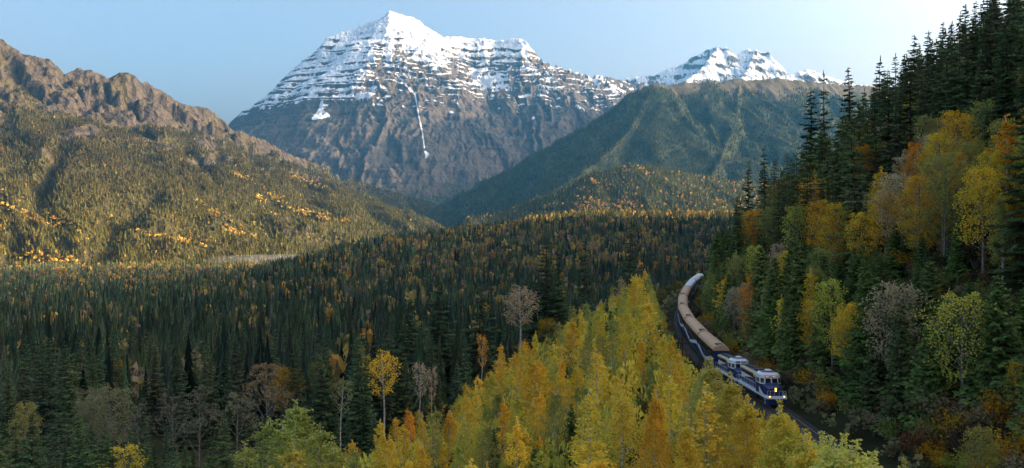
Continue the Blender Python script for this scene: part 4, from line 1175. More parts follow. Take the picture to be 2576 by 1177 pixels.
G = np.random.default_rng(42)
valley = Mass()
for y0, y1, st, cons, decs in ((230, 640, 7.6, CON1, DEC1), (640, 1250, 9.2, CON2, DEC2), (1250, 2500, 12.8, CON2B, DEC2), (2500, 5600, 21.0, CON3, DEC3)):
    x, y = jitter_grid(G, -2600 if y1 > 1300 else -900, 1500 if y1 > 1300 else 420, y0, y1, st)
    k = in_view(x, y); x, y = x[k], y[k]
    if y1 < 1000:   # leave the railway bank and the counted trees free
        xt = np.interp(y, TR[:420, 1], TR[:420, 0])
        k = ~((y < 450) & (x > xt - (62 if True else 0))); x, y = x[k], y[k]
        near = np.array([(t['x'], t['y']) for t in TREES])
        k = np.array([np.min((near[:, 0] - a) ** 2 + (near[:, 1] - b) ** 2) > 20 for a, b in zip(x, y)]); x, y = x[k], y[k]
        k = ~((y < 420) & (x > np.interp(y, TR[:420, 1], TR[:420, 0]) - 62)); x, y = x[k], y[k]
    if y0 >= 2500:
        k = (HL.at(x, y) < gz(x, y) + 20) & (HS.at(x, y) < gz(x, y) + 20) & (HR.at(x, y) < gz(x, y) + 20); x, y = x[k], y[k]
    k = RIV(x, y) < .3; x, y = x[k], y[k]
    k = (fbm(x / 55, y / 55, 3, 661) + .5 * fbm(x / 14, y / 14, 2, 662)) > -.52; x, y = x[k], y[k]
    z = gz(x, y); n_ = len(x)
    pat = fbm(x / 170, y / 110, 4, 611); pat2 = fbm(x / 60, y / 40, 3, 617)
    knoll = sstep(800, 1300, y) * sstep(-500, -150, x) * sstep(500, 250, x)
    pd = .015 + .22 * sstep(.15, .4, pat) + .42 * knoll * sstep(-.3, .25, pat2) + .40 * sstep(.22, .4, pat2) * sstep(450, 800, y) + .35 * sstep(1400, 1900, y) * sstep(-200, -600, x)
    pd = np.where(y > 2500, .10 + .3 * sstep(0.1, .4, pat), pd)
    dec = G.random(n_) < pd
    age = fbm(x / 75, y / 75, 3, 641); h = G.uniform(15, 31, n_) * np.interp(y, [500, 900, 2400, 2600], [1, .82, .82, 1]) * np.where(dec, .72, 1) * (1 + .45 * age).clip(.55, 1.35); w = h * np.where(dec, G.uniform(.42, .6, n_), G.uniform(.26, .36, n_)) * (1.15 if y0 > 1200 else 1)
    tone = fbm(x / 110, y / 70, 3, 651)[:, None]; col = colours(G, n_, (.095, .140, .080), .26) * (1 + .5 * tone * np.array([[1.1, .8, .5]])).clip(.5, 1.6)
    u = G.random(n_)
    dcol = np.where((u < .25)[:, None], np.array([[.46, .34, .09]]), np.where((u < .55)[:, None], np.array([[.29, .25, .10]]), np.where((u < .85)[:, None], np.array([[.30, .23, .15]]), np.array([[.50, .29, .07]]))))
    far_gold = sstep(2350, 2700, y)[:, None]
    dcol = dcol * (1 - far_gold) + far_gold * np.array([[.50, .32, .06]])
    col = col * (1 - far_gold) + far_gold * colours(G, n_, (.17, .165, .04))
    dcol = dcol * G.uniform(.65, 1.2, (n_, 1))
    col = np.where(dec[:, None], dcol, col)
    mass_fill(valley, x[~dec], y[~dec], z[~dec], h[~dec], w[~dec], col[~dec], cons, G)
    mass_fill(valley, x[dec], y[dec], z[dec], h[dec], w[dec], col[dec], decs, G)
valley.build('valley_forest', M_NEEDLE, kind='stuff')

# the wooded side of the brown ridge, with autumn strips in its gullies
slope = Mass()
x, y = jitter_grid(G, -4800, -300, 1700, 7000, 15.5)
z = HL.at(x, y); px, py = proj(x, y, z)
k = (px > -40) & (z > gz(x, y) + 2); x, y, z, px, py = x[k], y[k], z[k], px[k], py[k]
fo = HL.at(x, y, HL_forest)
STRIPS = [((0, 520), (60, 540), (110, 565), (160, 600), (215, 640)), ((20, 490), (90, 520), (140, 560), (190, 585)), ((275, 555), (330, 580), (400, 600), (470, 612), (570, 622)), ((290, 590), (300, 620), (340, 612)), ((500, 520), (560, 545), (620, 572), (690, 580)), ((560, 580), (640, 600)), ((600, 440), (680, 490), (740, 520)), ((650, 500), (720, 525), (800, 545), (870, 560)), ((40, 650), (130, 655), (200, 665)), ((0, 668), (60, 672)), ((740, 440), (800, 470))]
strip = np.zeros(len(x))
for st in STRIPS:
    for a, b in zip(st[:-1], st[1:]):
        ex, ey = b[0] - a[0], b[1] - a[1]
        t = np.clip(((px - a[0]) * ex + (py - a[1]) * ey) / (ex * ex + ey * ey), 0, 1)
        d = np.hypot(px - a[0] - t * ex, (py - a[1] - t * ey) * 1.3)
        strip = np.maximum(strip, np.exp(-(d / 10.0) ** 2))
wild = fbm(x / 130, y / 130, 4, 911)
pd = .006 + .018 * sstep(200, -80, z) + .05 * sstep(.35, .6, wild) * sstep(480, 100, z) + .95 * strip * sstep(-.25, .25, wild + .5 * fbm(x / 40, y / 40, 2, 915))
dec = G.random(len(x)) < pd
keep = (G.random(len(x)) < sstep(.25, .62, fo + .25 * wild) * .96) | (dec & (strip > .3))
x, y, z, dec, strip = x[keep], y[keep], z[keep], dec[keep], strip[keep]
n_ = len(x); h = G.uniform(15, 27, n_) * np.where(dec, .7, 1); w = h * np.where(dec, np.where(strip > .3, .85, .5), .52)
low = sstep(330, -60, z)[:, None]
col = colours(G, n_, (.094, .082, .034)) * (1 - low) + low * colours(G, n_, (.150, .138, .036))
dcol = colours(G, n_, (.52, .36, .085), .28)
col = np.where(dec[:, None], dcol, col)
print('slope trees', n_)
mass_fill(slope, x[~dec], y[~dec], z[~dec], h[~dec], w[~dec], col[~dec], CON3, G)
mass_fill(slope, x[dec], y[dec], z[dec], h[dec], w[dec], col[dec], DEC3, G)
slope.build('slope_forest', M_NEEDLE, kind='stuff')

hillw = Mass()
x, y = jitter_grid(G, -600, 3000, 3300, 5700, 17.0)
z = HS.at(x, y); px, py = proj(x, y, z)
k = (px < 1960) & (z > gz(x, y) + 1); x, y, z, px, py = x[k], y[k], z[k], px[k], py[k]
wild = fbm(x / 120, y / 120, 4, 931)
pd = .05 + .35 * sstep(.2, .45, wild) + .7 * np.exp(-((py - 525) / 14.0) ** 2) * sstep(1430, 1480, px) * sstep(1640, 1560, px)
dec = G.random(len(x)) < pd
n_ = len(x); h = G.uniform(17, 30, n_) * np.where(dec, .7, 1); w = h * np.where(dec, .7, .42)
col = np.where(dec[:, None], colours(G, n_, (.48, .29, .07), .2), colours(G, n_, (.13, .14, .045)))
mass_fill(hillw, x[~dec], y[~dec], z[~dec], h[~dec], w[~dec], col[~dec], CON3, G)
mass_fill(hillw, x[dec], y[dec], z[dec], h[dec], w[dec], col[dec], DEC3, G)
x, y = jitter_grid(G, -600, 4200, 4800, 7400, 25.0)
z = HR.at(x, y); px, py = proj(x, y, z)
k = (px < 2140) & (z > gz(x, y) + 1) & (G.random(len(x)) < sstep(.1, .5, HR.at(x, y, HR_forest))) & (z > HS.at(x, y)); x, y, z = x[k], y[k], z[k]
n_ = len(x); h = G.uniform(20, 34, n_); w = h * .45
col = colours(G, n_, (.085, .098, .045))
mass_fill(hillw, x, y, z, h, w, col, CON3, G)
hillw.build('hill_forest', M_NEEDLE, kind='stuff')

under = Mass()
x, y = jitter_grid(G, -60, 170, 28, 420, 2.8)
sgn, zt = track_rel(x, y); px = CX + F * x / y
k = (np.abs(sgn) > 3.4) & (sgn > -60) & (sgn < 75) & (px > -60) & (px < 2640); x, y, sgn = x[k], y[k], sgn[k]
z = gz(x, y); n_ = len(x)
h = G.uniform(1.2, 3.6, n_) * np.where((sgn < 0) & (sgn > -9), .5, 1.0) ; w = h * G.uniform(.7, 1.1, n_)
u = G.random(n_)[:, None]
col = np.where(u < .3, np.array([[.10, .12, .035]]), np.where(u < .55, np.array([[.17, .15, .05]]), np.where(u < .75, np.array([[.24, .20, .06]]), np.where(u < .93, np.array([[.15, .15, .06]]), np.array([[.24, .15, .06]])))))
near_line = (np.abs(sgn) < 9)[:, None]; col = np.where(near_line & (G.random(n_)[:, None] < .7), np.array([[.36, .31, .15]]), col)
col = col * G.uniform(.6, 1.3, (n_, 1))
mass_fill(under, x, y, z, h, w, col, [dec_lod(G, 34, .125, False) for _ in range(5)], G)
under.build('undergrowth', M_LEAF, kind='stuff')

sap = Mass()
x, y = jitter_grid(G, -60, 60, 38, 430, 3.7)
sgn, zt = track_rel(x, y); px = CX + F * x / y
k = (sgn < -6.5) & (sgn > -82) & ((sgn > -62) | (y < 160)) & (px > 560) & (px < 2300); x, y = x[k], y[k]
txy = np.array([(t['x'], t['y']) for t in TREES])
k = np.array([np.min((txy[:, 0] - a) ** 2 + (txy[:, 1] - b) ** 2) > 1.6 for a, b in zip(x, y)]); x, y = x[k], y[k]
z = gz(x, y); h = G.uniform(3.5, 9.0, len(x)); px = CX + F * x / y
lim = np.array([max(np.interp(p, EX, EY) + R.uniform(25, 80), tip_limit(p, 30) + 8) for p in px])
h = np.minimum(h, (HY - lim) / F * y - z); k = h > 1.6; x, y, z, h = x[k], y[k], z[k], h[k]; n_ = len(x)
u = G.random(n_)[:, None]
col = np.where(u < .26, np.array([YEL]), np.where(u < .38, np.array([GOLD]), np.where(u < .70, np.array([LIME]), np.where(u < .95, np.array([(.36, .42, .13)]), np.array([AMB]))))) * G.uniform(.75, 1.0, (n_, 1))
mass_fill(sap, x, y, z, h, h * G.uniform(.34, .5, n_), col, [dec_lod(G, 90, .07, True, 1.0) for _ in range(5)], G)
print('saplings', n_)
sap.build('aspen_saplings', M_LEAF, kind='stuff')

# ------------------------------------------------------------------ track
m, n, l, out = newmat('ballast')
f = noise_(n, l, 9.0, 5, 0.7); f0 = noise_(n, l, 0.35, 3, 0.6)
c = mixc(n, l, 0.5, ramp_(n, l, f, [(0.3, (.04, .036, .032)), (0.7, (.11, .10, .09))]), ramp_(n, l, f0, [(0.35, (.055, .047, .04)), (0.65, (.09, .082, .074))]))
diffuse_out(n, l, out, c, bump_(n, l, f, 0.8, 0.08), 0.95, 0, 0.1)
M_BALLAST = m
M_STEEL = plain('rail_steel', (.30, .27, .25), 0.35, 0.9)
M_TIE = plain('sleeper_wood', (.11, .085, .065), 0.9, 0, 0.1, .3, 4)
def along(prof, s0, s1, step, name, mat, parent=None, **k):
    ss = np.arange(s0, s1, step); v = []; q = []
    m_ = len(prof)
    for i, s in enumerate(ss):
        p = track_at(s); e = track_at(s + .5) - track_at(s - .5); t = e[:2] / np.linalg.norm(e[:2]); nr = np.array([-t[1], t[0]])
        for a, b in prof: v.append((p[0] + nr[0] * a, p[1] + nr[1] * a, p[2] + b))
        if i:
            for j in range(m_ - 1): q.append(((i - 1) * m_ + j, (i - 1) * m_ + j + 1, i * m_ + j + 1, i * m_ + j))
    me = np_mesh(name, v, quads=q); return link(name, me, mat, parent, **k)
bed = along([(3.0, -1.0), (1.75, -.26), (0, -.22), (-1.75, -.26), (-3.0, -1.0)], 2, TL[-1] - 2, 1.5, 'track_bed', M_BALLAST, kind='structure')
for a in (.7175, -.7175):
    along([(a - .07, -.17), (a - .02, -.14), (a - .036, -.02), (a - .036, 0), (a + .036, 0), (a + .036, -.02), (a + .02, -.14), (a + .07, -.17)], 2, TL[-1] - 2, 1.2, 'rail', M_STEEL, bed)
mb = MB()
for s in np.arange(20, 330, .6):
    p = track_at(s); e = track_at(s + .5) - track_at(s - .5); t = e[:2] / np.linalg.norm(e[:2]); nr = np.array([-t[1], t[0]])
    cs_ = [(u * .12, w * 1.3) for u, w in ((-1, -1), (1, -1), (1, 1), (-1, 1))]
    P8 = [(p[0] + t[0] * a + nr[0] * b, p[1] + t[1] * a + nr[1] * b, p[2] + zz) for zz in (-.30, -.172) for a, b in cs_]
    mb.poly(P8, [(4, 5, 6, 7), (0, 1, 5, 4), (1, 2, 6, 5), (2, 3, 7, 6), (3, 0, 4, 7)])
mb.build('sleeper_run', M_TIE, bed, kind='stuff')

# ------------------------------------------------------------------ train materials
M_NAVY = plain('navy_paint', (.022, .040, .125), .30, 0, .5, .25, 1.2)
M_WHITE = plain('white_paint', (.78, .79, .80), .38, 0, .5, .15, 1.5)
M_ROOF = plain('roof_grey', (.10, .12, .15), .45, 0, .4, .3, 1.0)
M_TAN = plain('gold_trim', (.56, .38, .17), .40, .2, .5, .2, 1.5)
M_COPPER = plain('copper_roof', (.68, .41, .23), .6, 0, .25, .22, .8)
M_DARK = plain('dark_steel', (.035, .034, .034), .6, .3, .4, .3, 3)
M_SILVER = plain('silver_roof', (.62, .66, .70), .35, .3, .5, .2, .9)
M_GLASS = plain('window_glass', (.018, .024, .030), .06, 0, .8, .1, 1)
M_LAMP = emit('lamp_light', (1.0, .50, .085), 1.15)
M_NUM = plain('number_white', (.85, .82, .78), .5)
M_NUMLIT = emit('number_glow', (1.0, .50, .36), .4)
M_WOODPOLE = plain('weathered_wood', (.085, .065, .05), .9, 0, .1, .3, 3)

def carrier(name, s_mid, half, **k):
    a, b = track_at(s_mid - half), track_at(s_mid + half)       # the front looks towards the near end of the line
    d = a - b; o = bpy.data.objects.new(name, None); C.objects.link(o)
    o.location = (a + b) / 2; o.rotation_euler = (0, -math.atan2(d[2], math.hypot(d[0], d[1])), math.atan2(d[1], d[0]))
    for kk, v in k.items(): o[kk] = v
    return o
def lettering(text, size, mat, parent, loc, rot, name='number_text'):
    cu = bpy.data.curves.new(name, 'FONT'); cu.body = text; cu.size = size; cu.extrude = .004; cu.align_x = 'CENTER'; cu.align_y = 'CENTER'; cu.resolution_u = 2
    tmp = bpy.data.objects.new(name, cu); me = bpy.data.meshes.new_from_object(tmp); bpy.data.objects.remove(tmp); me.name = name; me.materials.clear(); me.materials.append(mat)
    o = bpy.data.objects.new(name, me); C.objects.link(o); o.parent = parent; o.location = loc; o.rotation_euler = rot
    return o
def truck(parent, x, wb=1.35, r=.5):
    t = MB()
    for sg in (1, -1):
        t.prism([(-wb - .75, .62), (-wb - .5, .86), (-.6, .86), (-.35, .62), (.35, .62), (.6, .86), (wb + .5, .86), (wb + .75, .62), (wb + .3, .36), (-wb - .3, .36)], 'y', sg * 1.02 - .09, sg * 1.02 + .09)
    t.box(-.4, .4, -1.1, 1.1, .5, .9)
    o = t.build('truck', M_DARK, parent); o.location.x = x
    wmesh = None
    for ax in (-wb, wb):
        for sg in (1, -1):
            if wmesh is None: wmesh = MB().cyl((0, 0, 0), 'y', r, .13, 18).cyl((0, 0, 0), 'y', .15, .3, 8).mesh('wheel', M_STEEL)
            w = link('wheel', wmesh, None, o); w.location = (ax, sg * .74, r)
    return o

def swoosh(pts_top, pts_bot, y, thick=.012):
    mb = MB(); n_ = len(pts_top)
    for sg in (1, -1):
        p = [(x, sg * y, z) for x, z in pts_top] + [(x, sg * y, z) for x, z in pts_bot] + [(x, sg * (y + thick), z) for x, z in pts_top] + [(x, sg * (y + thick), z) for x, z in pts_bot]
        f = []
        for i in range(n_ - 1):
            f.append((2 * n_ + i, 2 * n_ + i + 1, 3 * n_ + i + 1, 3 * n_ + i)); f.append((i, i + 1, 2 * n_ + i + 1, 2 * n_ + i)); f.append((n_ + i, n_ + i + 1, 3 * n_ + i + 1, 3 * n_ + i))
        mb.poly(p, f)
    return mb

def locomotive(s_mid, number, lit, label):
    o = carrier('locomotive', s_mid, 4.7, label=label, category='locomotive', group='blue and white diesel locomotives')
    MB().box(-7.5, 7.35, -1.5, 1.5, 1.12, 1.48, .04).build('underframe', M_WHITE, o)
    ft = MB().box(-2.4, 2.2, -1.3, 1.3, .42, 1.11, .12).build('fuel_tank', M_DARK, o)
    truck(o, 4.7); truck(o, -4.7)
    # long hood with its louvred doors
    h = MB().prism([(-.98, 1.48), (-.98, 3.72), (-.80, 3.95), (.80, 3.95), (.98, 3.72), (.98, 1.48)], 'x', -7.1, 2.38).build('hood', M_NAVY, o)
    for i in range(9):
        for sg in (1, -1):
            x0 = -6.8 + i * 1.0
            MB().box(x0, x0 + .86, min(sg * .98, sg * 1.0), max(sg * .98, sg * 1.0), 1.62, 2.55).build('hood_door', M_NAVY, h)
    MB().prism([(-.84, 3.952), (-.66, 4.02), (.66, 4.02), (.84, 3.952)], 'x', -7.05, 2.3).build('hood_roof', M_ROOF, o)
    for sg in (1, -1):
        MB().prism([(sg * 1.0, 3.56), (sg * 1.17, 3.58), (sg * 1.17, 3.80), (sg * .86, 3.965)], 'x', -7.0, 1.0).build('roof_edge_trim', M_TAN, o)
        MB().prism([(sg * 1.0, 3.20), (sg * 1.46, 3.40), (sg * 1.46, 3.72), (sg * .86, 4.0)], 'x', 1.02, 2.36).build('intake_box', M_TAN, o)
        MB().box(-4.2, -1.8, min(sg * .985, sg * 1.03), max(sg * .985, sg * 1.03), 3.02, 3.46).build('radiator_grille', M_DARK, o)
        MB().box(-1.4, .6, min(sg * .985, sg * 1.03), max(sg * .985, sg * 1.03), 3.02, 3.46).build('side_grille', M_DARK, o)
    u = np.linspace(0, 1, 15)
    top = [(-7.08 + 9.2 * t, 3.0 - .1 * t) for t in u]; bot = [(-7.08 + 9.2 * t, 2.72 - .55 * math.cos(t * 3.1) * (1 - t) - .05 * t + .2 * t) for t in u]
    swoosh(top, bot, 1.004).build('white_swoosh', M_WHITE, o)
    u = np.linspace(0, 1, 11)
    swoosh([(4.1 + 3.0 * t, 1.56 + .9 * (1 - t) ** 1.6) for t in u], [(4.1 + 3.0 * t, 1.50) for t in u], 1.505).build('nose_swoosh', M_WHITE, o)
    for sg in (1, -1):
        lettering('ROCKY MOUNTAINEER', .36, M_TAN, o, (-2.4, sg * 1.018, 2.42), (math.pi / 2, 0, math.pi if sg > 0 else 0), 'side_lettering')
    # cab
    plan = [(2.40, -1.5), (4.55, -1.5), (5.15, -.98), (5.15, .98), (4.55, 1.5), (2.40, 1.5)]
    low = MB().prism(plan, 'z', 1.48, 2.86).build('cab_base', M_NAVY, o)
    tp_ = [(2.40, -1.42), (4.42, -1.42), (4.92, -.92), (4.92, .92), (4.42, 1.42), (2.40, 1.42)]
    up = MB()
    up.poly([(x, y, 2.862) for x, y in plan] + [(x, y, 4.12) for x, y in tp_], [tuple(range(5, -1, -1)), tuple(range(6, 12))] + [(i, (i + 1) % 6, 6 + (i + 1) % 6, 6 + i) for i in range(6)])
    cab = up.build('cab', M_WHITE, o)
    r2 = [(2.50, -1.05), (4.2, -1.05), (4.5, -.7), (4.5, .7), (4.2, 1.05), (2.50, 1.05)]
    MB().poly([(x, y, 4.122) for x, y in tp_] + [(x, y, 4.46) for x, y in r2], [tuple(range(5, -1, -1))] + [(i, (i + 1) % 6, 6 + (i + 1) % 6, 6 + i) for i in range(6)]).build('cab_roof_side', M_WHITE, o)
    MB().prism([(x * .999 + .003, y * .97) for x, y in r2], 'z', 4.44, 4.485).build('cab_roof', M_ROOF, o)
    MB().box(3.1, 4.0, -.42, .42, 4.485, 4.80, .10).build('air_conditioner', M_WHITE, o)
    MB().tube([(2.7, .5, 4.62), (3.0, .5, 4.66)], [.05, .11], 8).tube([(2.7, .34, 4.62), (3.1, .34, 4.66)], [.05, .10], 8).box(2.66, 2.78, .3, .54, 4.45, 4.62).build('horn', M_DARK, o)
    # panes: two ahead, one on each slanted corner, two on each side
    def pane(p0, p1, z0, z1, name='cab_window', inset=.1):
        """pane on the cab wall that stands over the line p0-p1 and leans in to the upper outline"""
        (a0, a1) = p0; (b0, b1) = p1
        def P(u_, w_, off):
            lo = Vector((a0[0] + (a1[0] - a0[0]) * u_, a0[1] + (a1[1] - a0[1]) * u_, 2.862)); hi = Vector((b0[0] + (b1[0] - b0[0]) * u_, b0[1] + (b1[1] - b0[1]) * u_, 4.12))
            q = lo.lerp(hi, (w_ - 2.862) / 1.258); nn = (Vector((a1[0] - a0[0], a1[1] - a0[1], 0))).cross(hi - lo).normalized()
            return q + nn * off
        u0, u1 = inset, 1 - inset
        mb = MB(); pts_ = [P(a, b, .004) for a, b in ((u0, z0), (u1, z0), (u1, z1), (u0, z1))] + [P(a, b, .03) for a, b in ((u0, z0), (u1, z0), (u1, z1), (u0, z1))]
        mb.poly(pts_, [(4, 5, 6, 7), (0, 1, 5, 4), (1, 2, 6, 5), (2, 3, 7, 6), (3, 0, 4, 7)])
        return mb.build(name, M_GLASS, cab)
    for (i, j, a, b) in ((2, 3, .02, .48), (2, 3, .52, .98), (1, 2, .05, .95), (3, 4, .05, .95)):
        A0 = Vector(plan[i]).lerp(Vector(plan[j]), a); A1 = Vector(plan[i]).lerp(Vector(plan[j]), b); B0 = Vector(tp_[i]).lerp(Vector(tp_[j]), a); B1 = Vector(tp_[i]).lerp(Vector(tp_[j]), b)
        pane((A0, A1), (B0, B1), 3.02, 3.66, 'windscreen', .08)
    for (i, j) in ((0, 1), (4, 5)):
        for a, b in ((.15, .5), (.52, .88)):
            A0 = Vector(plan[i]).lerp(Vector(plan[j]), a); A1 = Vector(plan[i]).lerp(Vector(plan[j]), b); B0 = Vector(tp_[i]).lerp(Vector(tp_[j]), a); B1 = Vector(tp_[i]).lerp(Vector(tp_[j]), b)
            pane((A0, A1), (B0, B1), 3.0, 3.6)
    for sg in (1, -1):
        nb = MB().box(4.93, 5.01, sg * .48 - .36, sg * .48 + .36, 3.80, 4.07, .02).build('number_board', M_DARK, cab)
        lettering(number, .27, M_NUMLIT if lit else M_NUM, nb, (5.016, sg * .48, 3.935), (math.pi / 2, 0, math.pi / 2))
    # nose
    ns = MB(); q0 = [(5.152, -1.3, 1.48), (5.152, 1.3, 1.48), (5.152, 1.3, 2.80), (5.152, .9, 3.0), (5.152, -.9, 3.0), (5.152, -1.3, 2.80)]; q1 = [(6.95, -.95, 1.48), (6.95, .95, 1.48), (6.95, .95, 2.40), (6.75, .62, 2.66), (6.75, -.62, 2.66), (6.95, -.95, 2.40)]
    ns.poly(q0 + q1, [tuple(range(5, -1, -1)), (6, 7, 8, 9, 10, 11)] + [(i, (i + 1) % 6, 6 + (i + 1) % 6, 6 + i) for i in range(6)])
    nose = ns.build('nose', M_NAVY, o)
    hl = MB().box(6.80, 7.0, -.2, .2, 2.08, 2.66, .04).build('headlight_housing', M_DARK, nose)
    for zz in (2.24, 2.50):
        MB().cyl((7.03, 0, zz), 'x', .12 if not lit else .13, .06, 14).build('headlight', M_LAMP if lit else M_NUM, hl)
    MB().prism([(7.05, -1.45), (7.05, 1.45), (7.5, 1.2), (7.5, -1.2)], 'z', .25, 1.12).build('pilot', M_NAVY, o)
    MB().box(7.36, 7.62, -1.35, 1.35, 1.12, 1.30, .03).build('anticlimber', M_WHITE, o)
    MB().box(7.5, 8.0, -.14, .14, .72, 1.0, .03).build('coupler', M_DARK, o)
    for sg in (1, -1):
        d_ = MB().box(7.36, 7.5, sg * 1.02 - .14, sg * 1.02 + .14, 1.32, 1.62, .03).build('ditch_light', M_DARK, o)
        MB().cyl((7.52, sg * 1.02, 1.47), 'x', .11, .05, 14).build('lamp', M_LAMP if lit else M_NUM, d_)
    # handrails
    for sg in (1, -1):
        mb = MB(); xs_ = [-7.2, -5.6, -4.0, -2.4, -.8, .8, 2.2]
        mb.tube([(-7.2, sg * 1.44, 2.5), (2.2, sg * 1.44, 2.5)], .028, 6)
        for x in xs_: mb.tube([(x, sg * 1.44, 1.48), (x, sg * 1.44, 2.5)], .024, 6)
        mb.build('handrail', M_WHITE, o)
        mb = MB(); mb.tube([(7.42, sg * 1.3, 1.3), (7.42, sg * 1.3, 2.25), (7.42, sg * .35, 2.25), (7.42, sg * .35, 1.3)], .026, 6); mb.tube([(7.42, sg * .85, 1.3), (7.42, sg * .85, 2.25)], .022, 6).build('front_handrail', M_WHITE, o)
        st = MB()
        for x0 in (6.3, -7.2):
            for k in range(3): st.box(x0, x0 + .7, min(sg * 1.25, sg * 1.5), max(sg * 1.25, sg * 1.5), .35 + .28 * k, .39 + .28 * k)
        st.build('step', M_WHITE, o)
    # roof gear
    MB().box(-1.6, .3, -.62, .62, 4.02, 4.30, .08).build('dynamic_brake_housing', M_DARK, o)
    for x in (-5.9, -4.5, -3.1):
        MB().cyl((x, 0, 4.10), 'z', .62, .20, 18).build('radiator_fan', M_DARK, o)
    MB().box(.9, 1.5, -.25, .25, 4.02, 4.28).build('exhaust_stack', M_DARK, o)
    return o

s0 = s_of_y(105.3)
LOC1 = locomotive(s0 + 7.8, '8013', True, 'leading blue and white diesel locomotive with lit yellow headlamps and number 8013')
LOC2 = locomotive(s0 + 7.8 + 16.1, '8014', False, 'second blue and white locomotive, number 8014, coupled between leading engine and gold coach')

SIDE = [(1.50, .95), (1.52, 3.22)]
GL = [(1.515, 3.235), (1.49, 3.9), (1.42, 4.42)]
RF = [(1.47, 4.42), (1.44, 4.62), (1.30, 4.92), (1.05, 5.18), (.70, 5.36), (.32, 5.45)]
def coach_proto():
    P_ = {}
    P_['body'] = MB().prism([(-1.5, .95), (-1.52, 3.22), (1.52, 3.22), (1.5, .95)], 'x', -11.6, 11.6).mesh('body', M_NAVY)
    P_['dome_glass'] = MB().prism([(y, z) for y, z in GL] + [(-y, z) for y, z in reversed(GL)], 'x', -11.5, 11.5).mesh('dome_glass', M_DARK)
    P_['roof'] = MB().prism(RF + [(0, 5.47)] + [(-y, z) for y, z in reversed(RF)], 'x', -11.75, 11.75).mesh('roof', M_COPPER)
    P_['roof_silver'] = MB().prism(RF + [(0, 5.47)] + [(-y, z) for y, z in reversed(RF)], 'x', -11.75, 11.75).mesh('roof', M_SILVER)
    sm = MB()
    for x in (-11.2, 11.2):
        rr = [(y * 1.012 + .0, z + .012) for y, z in RF] + [(0, 5.49)] + [(-y * 1.012, z + .012) for y, z in reversed(RF)]
        sm.prism(rr, 'x', x - .09, x + .09)
    P_['roof_seam'] = sm.mesh('roof_seam', M_DARK)
    P_['roof_rib'] = MB().box(-10.9, 10.9, -.06, .06, 5.45, 5.51).mesh('roof_rib', M_COPPER)
    P_['roof_hatch'] = MB().box(9.0, 10.7, -.85, .35, 5.36, 5.54, .03).mesh('roof_hatch', M_DARK)
    P_['window'] = MB().poly([(-.98, 1.520, 3.27), (.98, 1.520, 3.27), (.98, 1.50, 3.88), (.98, 1.432, 4.38), (-.98, 1.432, 4.38), (-.98, 1.50, 3.88), (-.98, 1.44, 3.27), (.98, 1.44, 3.27), (.98, 1.36, 4.38), (-.98, 1.36, 4.38)], [(0, 1, 2, 5), (5, 2, 3, 4), (1, 0, 6, 7), (3, 8, 9, 4), (0, 5, 4, 9, 6), (1, 7, 8, 3, 2)]).mesh('window', M_GLASS)
    P_['lower_window'] = MB().box(-.62, .62, 1.50, 1.535, 2.02, 2.72, .015).mesh('lower_window', M_GLASS)
    u = np.linspace(0, 1, 31)
    wave = lambda t: 1.95 + .75 * math.cos(2 * math.pi * (t * 1.0 + .02))
    P_['white_wave'] = swoosh([(-11.55 + 23.1 * t, wave(t) + .10 + .34 * math.sin(math.pi * t) + .18) for t in u], [(-11.55 + 23.1 * t, wave(t) - .20 - .16 * math.cos(2 * math.pi * t)) for t in u], 1.524).mesh('white_wave', M_WHITE)
    P_['diaphragm'] = MB().box(11.6, 12.15, -.55, .55, 1.1, 3.4, .05).box(-12.15, -11.6, -.55, .55, 1.1, 3.4, .05).mesh('diaphragm', M_DARK)
    P_['end_wall'] = MB().prism([(-1.46, .98), (-1.48, 3.2), (-1.40, 4.4), (-1.0, 5.1), (-.4, 5.38), (.4, 5.38), (1.0, 5.1), (1.40, 4.4), (1.48, 3.2), (1.46, .98)], 'x', 11.6, 11.68).mesh('end_wall', M_NAVY)
    P_['underbody'] = MB().box(-6.5, 6.5, -1.2, 1.2, .5, .95, .08).mesh('underbody', M_DARK)
    P_['panel'] = MB().box(-1.25, 1.25, -.9, .9, 5.44, 5.50, .02).mesh('roof_panel', M_SILVER)
    return P_
CP = coach_proto()
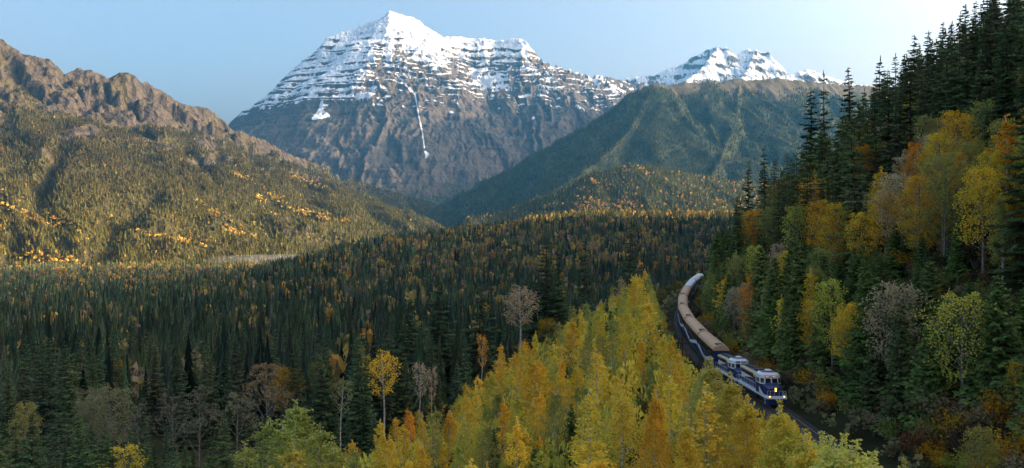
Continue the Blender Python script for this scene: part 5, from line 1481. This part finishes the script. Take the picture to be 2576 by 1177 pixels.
def coach(s_mid, label, silver=False):
    o = carrier('passenger_coach', s_mid, 8.3, label=label, category='coach', group='passenger coaches of the train')
    b = link('body', CP['body'], None, o)
    dg = link('dome_glass', CP['dome_glass'], None, o)
    rf = link('roof', CP['roof_silver' if silver else 'roof'], None, o)
    if silver:
        rf['label'] = 'silver grey roof'
        for i in range(8):
            p = link('roof_panel', CP['panel'], None, rf); p.location.x = -9.8 + i * 2.8
    else:
        link('roof_rib', CP['roof_rib'], None, rf); link('roof_hatch', CP['roof_hatch'], None, rf)
    link('roof_seam', CP['roof_seam'], None, rf)
    for i in range(11):
        for sg in (0, math.pi):
            w = link('window', CP['window'], None, dg); w.location.x = -10.45 + i * 2.09; w.rotation_euler.z = sg
    for i in range(10):
        for sg in (0, math.pi):
            w = link('lower_window', CP['lower_window'], None, b); w.location.x = -9.2 + i * 2.04; w.rotation_euler.z = sg
    link('white_wave', CP['white_wave'], None, o); link('diaphragm', CP['diaphragm'], None, o); link('underbody', CP['underbody'], None, o)
    e = link('end_wall', CP['end_wall'], None, o); e2 = link('end_wall', CP['end_wall'], None, o); e2.rotation_euler.z = math.pi
    truck(o, 8.3, 1.2, .46); truck(o, -8.3, 1.2, .46)
    return o
s1 = s0 + 7.8 + 16.1 + 8.2
for k, lb in enumerate(('gold-roofed navy dome coach coupled directly behind the two locomotives', 'second gold-roofed navy dome coach from the locomotives', 'third gold-roofed dome coach, where the train begins to bend', 'fourth gold-roofed dome coach, in the middle of the bend', 'fifth and last of the gold-roofed dome coaches', 'silver-roofed coach with navy end wall behind the last gold roof', 'silver-roofed coach at the far tail of the train, half hidden by trees')):
    coach(s1 + 12.2 + 24.4 * k, lb, k > 4)

# ------------------------------------------------------------------ wooden pole beside the line
xp, yp = (1717 - CX) / F * 140, 140.0
zp = float(gz(np.array([xp]), np.array([yp]))[0]); ztop = (HY - 846) / F * 140
po = bpy.data.objects.new('utility_pole', None); C.objects.link(po); po.location = (xp, yp, zp)
po['label'] = 'dark wooden utility pole with two crossarms standing left of the first gold coach'; po['category'] = 'utility pole'
Hp = ztop - zp
MB().tube([(0, 0, -.5), (0, 0, Hp * .5), (0, 0, Hp)], [.19, .16, .12], 10).build('pole', M_WOODPOLE, po)
for zz, L_ in ((Hp - .45, 1.5), (Hp - 1.25, 1.3)):
    ca_o = MB().box(-L_, L_, -.2, -.1, zz - .07, zz + .07).build('crossarm', M_WOODPOLE, po)
    for x in (-L_ + .15, -L_ * .45, L_ * .45, L_ - .15):
        MB().tube([(x, -.15, zz + .07), (x, -.15, zz + .2), (x, -.15, zz + .32)], [.03, .07, .05], 8).build('insulator', M_GLASS, ca_o)



# ------------------------------------------------------------------ the air
m, n, l, out = newmat('haze')
v = n.new('ShaderNodeVolumePrincipled')
v.inputs['Color'].default_value = (0.10, 0.44, 0.92, 1)
v.inputs['Density'].default_value = HAZE_DENSITY
v.inputs['Anisotropy'].default_value = 0.1
l.new(v.outputs[0], out.inputs['Volume'])
MB().box(-9500, 11500, -650, 18500, -205, 4800).build('haze', m, None, kind='stuff')
